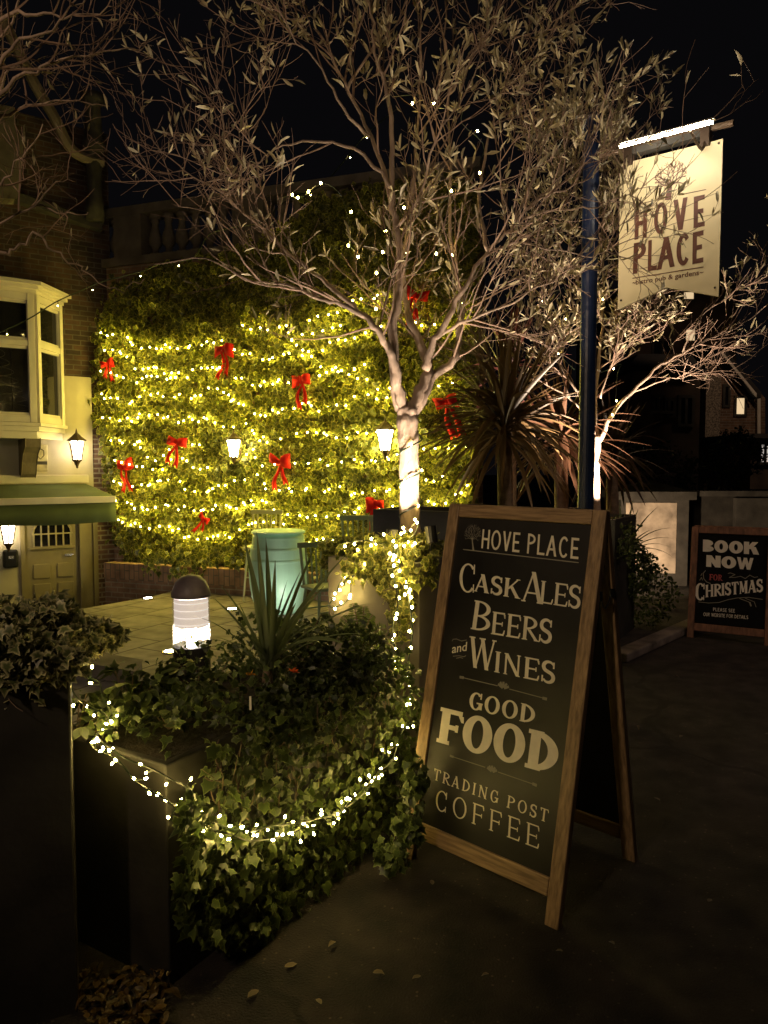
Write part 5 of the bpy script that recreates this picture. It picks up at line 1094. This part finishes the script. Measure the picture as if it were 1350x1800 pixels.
def Lb(txt, bl, br, tl, bold=.0, shear=0, **k): return lambda m: put_text(m, k.get('pl', TB), builtin_polys(txt, bold, shear), bl, br, tl, k.get('cr', CR_), k.get('off', OFB))
SANS = dict(T=.125, t=.115, s=0, h=0, gap=.14)
sgn('lettering', M_paintc, [T('HOVE PLACE', (373, 233), (757, 277), (379, 158), T=.15, t=.12, s=0, h=0, gap=.17)])
sgn('lettering', M_paintc, [T('C', (283, 402), (350, 412), (288, 291), T=.13, t=.055, s=.04), T('ASK', (345, 403), (522, 433), (352, 332), T=.17, t=.08), T('A', (532, 442), (616, 455), (541, 322), T=.13, t=.06), T('LES', (603, 448), (763, 474), (611, 361), T=.15, t=.07)])
sgn('lettering', M_paintc, [T('B', (331, 552), (402, 566), (347, 438), T=.15, t=.06), T('EERS', (411, 572), (650, 612), (419, 483), T=.16, t=.075, gap=.12)])
sgn('lettering', M_paintc, [T('W', (318, 700), (424, 722), (327, 580), T=.13, t=.06), T('INES', (424, 722), (663, 772), (430, 640), T=.16, t=.075, gap=.13), Lb('and', (257, 648), (315, 638), (260, 612), .01)])
sgn('lettering', M_paintc, [T('GOOD', (322, 866), (582, 930), (330, 799), T=.2, t=.09, s=.05, gap=.13)])
sgn('lettering', M_paintc, [T('FOOD', (195, 998), (668, 1133), (214, 861), T=.27, t=.13, s=.07, h=.11, gap=.05)])
sgn('lettering', M_paintc, [T('TRADING POST', (183, 1147), (634, 1318), (189, 1103), T=.15, t=.08, s=.07, h=.06, gap=.30)])
sgn('lettering', M_paintc, [T('COFFEE', (190, 1264), (598, 1422), (196, 1185), T=.10, t=.06, s=.06, h=.05, gap=.33)])
def ln(pts, wd, mt=None, **k): return lambda m: put_line(m, k.get('pl', TB), pts, wd, k.get('cr', CR_), k.get('off', OFB))
def fan(cx, cy, r=20, slope=.25):
    its = []
    for k in range(5):
        a_ = R(90 + (k - 2) * 36); x, y = cx + r * math.cos(a_), cy - r * math.sin(a_) * .9 + r * math.cos(a_) * slope
        its.append(ln([(cx + (x - cx) * .25, cy + 8 + (y - cy) * .25), (x, y + 4)], .009))
    return its
sgn('ornament', M_paintg, [ln([(302, 238), (757, 290)], .0035), ln([(293, 743), (437, 777)], .003), ln([(485, 790), (628, 828)], .003), ln([(290, 743), (302, 745)], .010), ln([(618, 826), (630, 829)], .010), ln([(253, 1055), (388, 1099)], .003), ln([(440, 1118), (588, 1169)], .003), ln([(578, 1165), (590, 1170)], .010), ln([(251, 1054), (262, 1058)], .008),
                           ln([(258, 600), (262, 593), (275, 592), (295, 600), (315, 596)], .0025), ln([(262, 660), (285, 658), (305, 662), (312, 658)], .0025), ln([(275, 668), (290, 665), (300, 668)], .0025)] + fan(461, 778) + fan(416, 1108, 18, .3))
m = MB(); logo_tree(m, TB, (340, 176), 33, (342, 241), CR_, OFB + .0002, .0016, 3); m.build('tree_emblem', M_paintg, ab)

# ================================================================ SMALL A-BOARD
fl = ground(1207, 1120, 0); fr = ground(1356, 1136, 0); SU2 = fr - fl; W2 = np.linalg.norm(SU2); SU2 /= W2; bk2 = np.array([-SU2[1], SU2[0], 0])
if bk2[1] < 0: bk2 = -bk2
tl_ = at(1212, 925, fl[1] + .16); h2 = tl_[2]; v2_ = bk2 * .16 + np.array([0, 0, h2]); S2 = np.linalg.norm(v2_); v2_ /= S2
SB = Plane(fl, SU2, v2_); 
ab2 = thing('pavement_sign', tuple(fl + SU2 * W2 / 2), 'smaller chalkboard A-sign inviting Christmas bookings by the dark pavement wall', 'A-board')
cr2 = (1080, 820, 5)
s2 = .055; r0_ = SB.uv(1280, 1099)[1]; r1_ = SB.uv(1280, 1110)[1]; rb_ = min(r0_, r1_)
def fr2(pl):
    for x in (0, W2 - s2): m = MB(); bbox(m, pl, x, x + s2, 0, S2, 0, .03); m.build('stile', M_wood2, ab2, bevel=.004)
    for y0, y1 in ((S2 - s2, S2), (rb_ - .02, rb_ + .045)): m = MB(); bbox(m, pl, s2 + .001, W2 - s2 - .001, y0, y1, -.0005, .029); m.build('rail', M_wood2, ab2, bevel=.004)
    m = MB(); bbox(m, pl, s2 - .004, W2 - s2 + .004, rb_ + .03, S2 - s2 + .004, -.012, .008); m.build('chalkboard', mat('chalkboard_black', (.006, .006, .007), .7, var=.1, bump=0, spec=.08), ab2)
fr2(SB); SR = Plane(fl + bk2 * .5, SU2, -bk2 * .16 + np.array([0, 0, h2])); SR.n = -SR.n if np.dot(SR.n, bk2) < 0 else SR.n; fr2(SR)
k2 = dict(pl=SB, cr=cr2)
def sg2(mt, items, name='lettering'):
    m = MB()
    for it in items: it(m, SB, cr2, -.0105) if it.__code__.co_argcount > 1 else it(m)
    m.build(name, mt, ab2)
sg2(M_paintw, [T('BOOK', (777, 747), (1265, 775), (779, 642), T=.34, t=.25, s=0, h=0, gap=.06, **k2), T('NOW', (806, 880), (1220, 910), (809, 778), T=.33, t=.25, s=0, h=0, gap=.05, **k2)])
sg2(M_paintr, [T('FOR', (832, 998), (943, 1005), (835, 945), T=.24, t=.12, s=.08, h=.1, gap=.05, **k2)])
sg2(M_paintw, [T('C', (705, 1172), (797, 1178), (708, 1024), T=.24, t=.08, s=.06, **k2), T('HRISTMAS', (800, 1150), (1306, 1100), (800, 1042), T=.22, t=.10, s=.04, gap=.05, **k2)])
sg2(M_paintw, [T('PLEASE SEE', (868, 1270), (1060, 1284), (868, 1240), T=.14, t=.13, s=0, h=0, gap=.14, **k2), T('OUR WEBSITE FOR DETAILS', (782, 1313), (1175, 1342), (783, 1283), T=.14, t=.13, s=0, h=0, gap=.14, **k2)])
c2l = lambda pts, wd: (lambda m: put_line(m, SB, pts, wd, cr2, -.0105))
sg2(M_paintg, [c2l([(800, 915), (780, 940), (785, 985), (810, 1015), (845, 1028)], .006), c2l([(750, 1000), (765, 975), (775, 1000)], .005), c2l([(760, 960), (770, 940)], .005), c2l([(740, 1190), (830, 1200), (920, 1195), (1000, 1170), (1080, 1155), (1180, 1150), (1300, 1168)], .005), c2l([(1100, 1160), (1180, 1190), (1200, 1215)], .005), c2l([(1150, 1158), (1230, 1190), (1245, 1235)], .004), c2l([(1190, 1195), (1200, 1225)], .012), c2l([(1000, 940), (1020, 935), (1060, 950), (1010, 975), (1060, 975), (1110, 965), (1150, 985), (1190, 955), (1230, 975), (1260, 970)], .005)], 'ornament')

# ================================================================ HANGING SIGN
sl = at(1090, 416, 4.5); sr = at(1268, 384, 4.16); HU = sr - sl; HU[2] = 0; HU /= np.linalg.norm(HU)
HP = Plane((sl[0], sl[1], 0), HU); cr3 = (1060, 200, 4.655)
post = thing('sign_post', (*at(1034, 900, 4.62)[:2], 0), 'tall navy blue post carrying the lit hanging pub sign', 'post')
pc = at(1034, 600, 4.62); zt_ = at(1034, 215, 4.62)[2]
m = MB(); m.lathe([(.060, 0), (.060, .9), (.050, .92), (.048, zt_), (.055, zt_ + .02), (.03, zt_ + .05), (.004, zt_ + .06)], (pc[0], pc[1], 0), 20); m.build('shaft', M_navy, post, smooth=False, bevel=0)
za_ = at(1200, 237, 4.3)[2]; armz = za_ - .0
pe = HP.hit(1298, 218, 0); ps = np.array([pc[0], pc[1], 0]); ar0 = HP.hit(1095, 262, -.0)
m = MB(); A_ = HP.uv(1300, 218); B_ = HP.uv(1095, 262); dirn = HP.P(A_[0], A_[1]) - HP.P(B_[0], B_[1]); st_p = np.array([pc[0], pc[1], B_[1] - .0])
m.tube([st_p, HP.P(A_[0] - .03, B_[1] * .5 + A_[1] * .5 )], .018, 8)
m.build('arm', mat('arm_wood', (.12, .075, .045), .7), post)
hs = thing('hanging_sign', tuple(HP.P(.3, HP.uv(1180, 380)[1])), 'cream hanging pub sign with a tree emblem and notched foot, lit from above', 'sign')
pts = [HP.uv(cr3[0] + x / cr3[2], cr3[1] + y / cr3[2]) for x, y in ((157, 415), (985, 212), (950, 1500), (520, 1440), (118, 1603))]
tl2, tr2_, br2, nt2, bl2 = pts; ztop_ = (tl2[1] + tr2_[1]) / 2; zbot = (br2[1] + bl2[1]) / 2; x0_ = (tl2[0] + bl2[0]) / 2; x1_ = (tr2_[0] + br2[0]) / 2
print('SIGN', pts)
m = MB(); m.slab([HP.P(*p, .012) for p in ((x0_, ztop_), (x1_, ztop_), (x1_, zbot), ((x0_ + x1_) / 2, zbot + .09), (x0_, zbot))], -HP.n * .024); m.build('sign_board', M_sign, hs)
for x, z in ((x0_ + .02, ztop_ - .02), (x1_ - .02, ztop_ - .02), (x0_ + .02, zbot + .05), (x1_ - .02, zbot + .05)): p = HP.P(x, z, .014); m = MB(); m.tube([p, p + HP.n * .004], .006, 8); m.build('screw', M_iron, hs)
k3 = dict(pl=HP, cr=cr3, off=.0135)
def sg3(mt, items, name='lettering'):
    m = MB()
    for it in items: it(m)
    m.build(name, mt, hs)
CS = dict(s=0, h=0)
sg3(M_brown, [lambda m, a_=a_: put_text(m, HP, text_polys(a_[0], T=.2 if a_[0] in 'VA' else .25, t=.15, s=0, h=0), a_[1], a_[2], a_[3], cr3, .0135) for a_ in [('H', (257, 1032), (357, 1012), (263, 778)), ('O', (415, 992), (525, 968), (420, 742)), ('V', (577, 962), (690, 938), (577, 708)), ('E', (740, 937), (832, 918), (743, 680))]])
sg3(M_brown, [lambda m, a_=a_: put_text(m, HP, text_polys(a_[0], T=.2 if a_[0] in 'VA' else .25, t=.15, s=0, h=0), a_[1], a_[2], a_[3], cr3, .0135) for a_ in [('P', (243, 1313), (345, 1294), (252, 1060)), ('L', (365, 1290), (440, 1277), (371, 1038)), ('A', (455, 1277), (580, 1250), (457, 1020)), ('C', (597, 1250), (712, 1226), (600, 995)), ('E', (730, 1233), (820, 1213), (735, 975))]])
sg3(M_brown, [lambda m: put_text(m, HP, builtin_polys('bistro pub & gardens', .012), (268, 1398), (785, 1318), (268, 1358), cr3, .0135)])
l3 = lambda pts, wd: (lambda m: put_line(m, HP, pts, wd, cr3, .0135))
sg3(M_brown, [l3([(243, 1346), (820, 1254)], .005), l3([(620, 665), (842, 620)], .004), l3([(262, 745), (455, 703)], .004), l3([(243, 1386), (250, 1380), (256, 1388), (264, 1382)], .004), l3([(792, 1302), (800, 1296), (808, 1302), (820, 1296)], .004)], 'ornament')
m = MB(); logo_tree(m, HP, (552, 512), 132, (530, 705), cr3, .0136, .0075, 5); m.build('tree_emblem', M_brown, hs)
# rod, rail and lamp over the sign
fx = thing('sign_lamp', tuple(HP.P((x0_ + x1_) / 2, ztop_ + .16)), 'bright strip lamp on brackets above the hanging sign', 'strip lamp')
zl_ = HP.uv(1175, 235, .33)[1]; LPn = .33
la = HP.uv(1085, 256, LPn); lb = HP.uv(1256, 214, LPn); zz = (la[1] + lb[1]) / 2
m = MB(); m.tube([HP.P(la[0], zz, LPn - .012), HP.P(lb[0], zz, LPn - .012)], .017, 10); m.obox(HP.P(la[0], zz + .014, LPn + .03), HP.u * (lb[0] - la[0]), -HP.n * .07, (0, 0, .012)); 
m.f = m.f; tubep = MB(); tubep.tube([HP.P(la[0] + .01, zz, LPn - .012), HP.P(lb[0] - .01, zz, LPn - .012)], .0065, 10); tubep.build('strip', M_strip, fx, smooth=True)
m = MB(); m.obox(HP.P(la[0], zz + .013, LPn + .0), HP.u * (lb[0] - la[0]), -HP.n * .03, (0, 0, .008)); m.build('reflector', M_chrome, fx)
m = MB(); ra_ = HP.uv(1112, 280, .02); rb2 = HP.uv(1240, 240, .02)
m.obox(HP.P(x0_ + .06, ztop_ + .035, .03), HP.u * (x1_ - x0_ - .13), -HP.n * .06, (0, 0, .035)); m.build('support_rail', M_dkstone, fx)
for x in (x0_ + .05, x1_ - .09):
    m = MB(); m.tube(smooth_path([HP.P(x, armz - .01, 0), HP.P(x, zz - .03, .08), HP.P(x, zz - .01, LPn - .02)], 4), .008, 6); m.obox(HP.P(x - .025, ztop_ - .02, .035), HP.u * .05, -HP.n * .07, (0, 0, armz - ztop_ + .05)); m.build('bracket', M_iron, fx, bevel=.006)

# ================================================================ RIGHT BACKGROUND
pw = at(1147, 1030, 9.3); pil = thing('gate_pillar', (pw[0], pw[1] + .35, 0), 'square rendered gate pillar with a stone cap, its pale face lit', 'pillar')
x0p = at(1098, 1000, 9.3)[0]; x1p = at(1186, 1000, 9.3)[0]; zc0 = at(1147, 878, 9.3)[2]; wpx = x1p - x0p
PU = np.array([math.cos(R(-4)), math.sin(R(-4)), 0]); PP = Plane((x0p, 9.3, 0), PU)
m = MB(); m.obox(PP.P(-.06, 0, 0), PU * (wpx + .2), -PP.n * .7, (0, 0, zc0)); m.build('shaft', M_dkstone, pil)
m = MB(); m.obox(PP.P(0, .16, .012), PU * (wpx - .01), -PP.n * .010, (0, 0, zc0 - .2)); m.build('rendered_face', mat('pillar_render', (.52, .44, .36), .9, var=.35, scale=4, bump=.9, bscale=14), pil)
m = MB(); cw = wpx + .34; z1c = at(1147, 847, 9.3)[2]
m.obox(PP.P(-.13, zc0, .07), PU * cw, -PP.n * .86, (0, 0, .1)); A = [PP.P(-.10, zc0 + .1, .04), PP.P(cw - .16, zc0 + .1, .04), PP.P(cw - .16, zc0 + .1, -.76), PP.P(-.10, zc0 + .1, -.76), PP.P(cw / 2 - .13, z1c + .02, -.35)]
m.add(A, [(0, 1, 4), (1, 2, 4), (2, 3, 4), (3, 0, 4), (3, 2, 1, 0)]); m.build('cap', M_dkstone, pil)
# boundary wall with piers to the right
bw_ = thing('boundary_wall', (4.2, 9.8, 0), 'low dark boundary wall running right from the gate pillar', 'wall')
m = MB(); zbw = at(1270, 872, 9.6)[2]; m.obox((4.02, 9.55, 0), (5.5, -.35, 0), (0, .25, 0), (0, 0, zbw)); m.build('wall_face', mat('dark_wall_stone', (.035, .032, .028), .9, var=.5, scale=4, bump=.5), bw_)  # darker and more mottled than the coping and piers
m = MB(); m.obox((4.02, 9.50, zbw), (5.5, -.35, 0), (0, .35, 0), (0, 0, .07)); m.build('coping', M_dkstone, bw_)
for x in (4.5, 5.9): m = MB(); m.obox((x, 9.46 - (x - 4) * .06, 0), (.5, -.03, 0), (0, .4, 0), (0, 0, zbw - .02)); m.build('pier', M_dkstone, bw_)

ka, kb = ground(1102, 1166), ground(1196, 1122); kd = (kb - ka) / np.linalg.norm(kb - ka); kn = np.array([-kd[1], kd[0], 0])
m = MB(); m.obox((ka[0], ka[1], .002), kd * 3.2, kn * .14, (0, 0, .07)); m.build('kerb', mat('kerb_stone', (.16, .135, .115), .85, var=.4, scale=6), None, bevel=.012, kind='structure')
# dark houses beyond
M_roof = mat('dark_roof', (.03, .028, .03), .8, var=.2); M_hwall = mat('dark_house_wall', (.09, .065, .05), .9, var=.3, scale=2)
M_peb = mat('pebbledash', (.26, .22, .18), .95, var=.5, scale=26, bump=.8, bscale=40)
M_hbrick = brickmat('house_brick', (1, 0), (.24, .14, .09), (.15, .09, .06), (.28, .24, .2))
M_winlit = emit('lit_window', (1, .72, .40), .75); M_winw = emit('bright_window', (1, .88, .78), .45)
def pxbox(mb, x0, x1, y0, y1, Y, dep):
    a_ = at(x0, y1, Y); b_ = at(x1, y0, Y); mb.obox((a_[0], Y, a_[2]), (b_[0] - a_[0], 0, 0), (0, dep, 0), (0, 0, b_[2] - a_[2]))
def window(h, x0, x1, y0, y1, Y, mt, bars=0):
    m = MB(); a_ = at(x0, y1, Y); b_ = at(x1, y0, Y); W_ = b_[0] - a_[0]; H_ = b_[2] - a_[2]; f = .07
    for q in ((a_[0] - f, a_[2] - f, W_ + 2 * f, f), (a_[0] - f, b_[2], W_ + 2 * f, f), (a_[0] - f, a_[2], f, H_), (b_[0], a_[2], f, H_)): m.obox((q[0], Y - .06, q[1]), (q[2], 0, 0), (0, .055, 0), (0, 0, q[3]))
    for i in range(bars): m.obox((a_[0] + W_ * (i + 1) / (bars + 1) - .03, Y - .05, a_[2]), (.06, 0, 0), (0, .045, 0), (0, 0, H_))
    w_ = m.build('window', M_dkstone, h); m = MB(); m.obox((a_[0], Y - .02, a_[2]), (W_, 0, 0), (0, .012, 0), (0, 0, H_)); m.build('pane', mt, w_)
h1 = thing('house', (8.6, 26, 0), 'tall unlit house behind the hanging sign with two small lit windows', 'house', 'houses beyond the wall')
m = MB(); m.obox((at(1100, 800, 26)[0], 26, -1), (at(1290, 700, 26)[0] - at(1100, 700, 26)[0], 0, 0), (0, 7, 0), (0, 0, at(1200, 505, 26)[2] + 1)); m.build('wall', M_hwall, h1)
ra, rb_2, rt = at(1090, 505, 26), at(1298, 505, 26), at(1195, 430, 26); m = MB(); m.slab([(ra[0], 25.8, ra[2]), (rb_2[0], 25.8, rb_2[2]), (rt[0], 25.8, rt[2])], (0, 7.3, 0)); m.build('roof', M_roof, h1)
window(h1, 1205, 1221, 580, 599, 26, M_winlit); window(h1, 1201, 1219, 514, 526, 26, M_winlit); window(h1, 1148, 1180, 600, 650, 26, M_glassdk, 1)
h2_ = thing('house', (10, 21, 0), 'gabled house beyond the boundary wall, its side faintly lit', 'house', 'houses beyond the wall')
Yh = 21
m = MB(); g = [at(1240, 830, Yh), at(1345, 830, Yh), at(1345, 700, Yh), at(1272, 615, Yh), at(1240, 660, Yh)]; m.slab([(p[0], Yh, p[2]) for p in g], (0, 6, 0)); m.build('wall', M_hbrick, h2_)
m = MB(); pxbox(m, 1239, 1268, 662, 775, Yh - .3, .295); m.build('pebbledashed_bay', M_peb, h2_)
m = MB()
for (xa_, ya_, xb_, yb_) in ((1264, 612, 1338, 700), (1274, 612, 1232, 668)):
    p = at(xa_, ya_, Yh - .5); q = at(xb_, yb_, Yh - .5); m.slab([p, q, q + (0, 0, .16), p + (0, 0, .16)], (0, 6.8, 0))
m.build('roof', M_roof, h2_)
m = MB()
for (xa_, ya_, xb_, yb_) in ((1268, 622, 1330, 698),):
    p = at(xa_, ya_, Yh - .56); q = at(xb_, yb_, Yh - .56); m.slab([p, q, q + (0, 0, .10), p + (0, 0, .10)], (0, .05, 0))
m.build('bargeboard', M_trim, h2_)
window(h2_, 1293, 1308, 700, 728, Yh, M_winlit); window(h2_, 1273, 1279, 680, 712, Yh, M_glassdk); window(h2_, 1318, 1330, 780, 812, Yh, M_glassdk, 1)
m = MB(); p = at(1334, 690, Yh - .15); q = at(1334, 765, Yh - .15); m.tube([p, q], .05, 8); m.build('downpipe', M_trim, h2_)
h3 = thing('house', (13, 18, 0), 'house front at the right edge with a pale lit window behind the small sign', 'house', 'houses beyond the wall')
m = MB(); pxbox(m, 1318, 1480, 770, 860, 18, 5); m.build('wall', M_hwall, h3); window(h3, 1336, 1352, 782, 812, 18, M_winw, 1)
m = MB(); pxbox(m, 1310, 1490, 762, 770, 17.7, 5.6); m.build('roof', M_roof, h3)
h4 = thing('house', (5.4, 17, 0), 'dark terrace house with bay sills seen through the smaller olive branches', 'house', 'houses beyond the wall')
m = MB(); pxbox(m, 1108, 1232, 650, 880, 17, 5); m.build('wall', M_hwall, h4)
m = MB(); p = [at(1100, 650, 16.8), at(1236, 650, 16.8), at(1215, 622, 18.5), at(1122, 622, 18.5)]; m.slab(p, (0, 3, -.05)); m.build('roof', M_roof, h4)
window(h4, 1150, 1162, 700, 720, 17, M_glassdk, 1); window(h4, 1168, 1182, 705, 730, 17, M_glassdk, 1); window(h4, 1195, 1215, 700, 745, 17, M_glassdk, 1)
m = MB(); pxbox(m, 1146, 1186, 722, 727, 16.85, .14); m.build('window_sill', M_stone, h4)
# glossy bushes beyond the wall
for (px, py, Y, r, lab) in [(1297, 800, 12.5, .42, 'glossy dark bush above the boundary wall catching pinpoint light'), (1240, 850, 12.0, .5, 'dark bush directly behind the boundary wall'), (1150, 830, 12.5, .55, 'dark bush behind the gate pillar cap')]:
    c = at(px, py, Y); gl = leafmat('glossy_leaf_%d' % px, (.03, .045, .015), (.05, .06, .03), rough=.18)
    b_ = clump('bush', lab, (c[0], c[1], 0), [(900, ell(tuple(c), (r, .5, r * 1.0), .7), (.05, .09), (0, 0, .3), (0, -1, .4), .9)], gl, cat='bush', group='bushes beyond the wall', tpl=BROAD)
    m = MB(); m.tube([(c[0], c[1], 0), tuple(c)], .04, 6); m.build('stem', M_stem, b_)
print('objects', len(bpy.data.objects), 'polys', sum(len(o.data.polygons) for o in bpy.data.objects if o.type == 'MESH'))
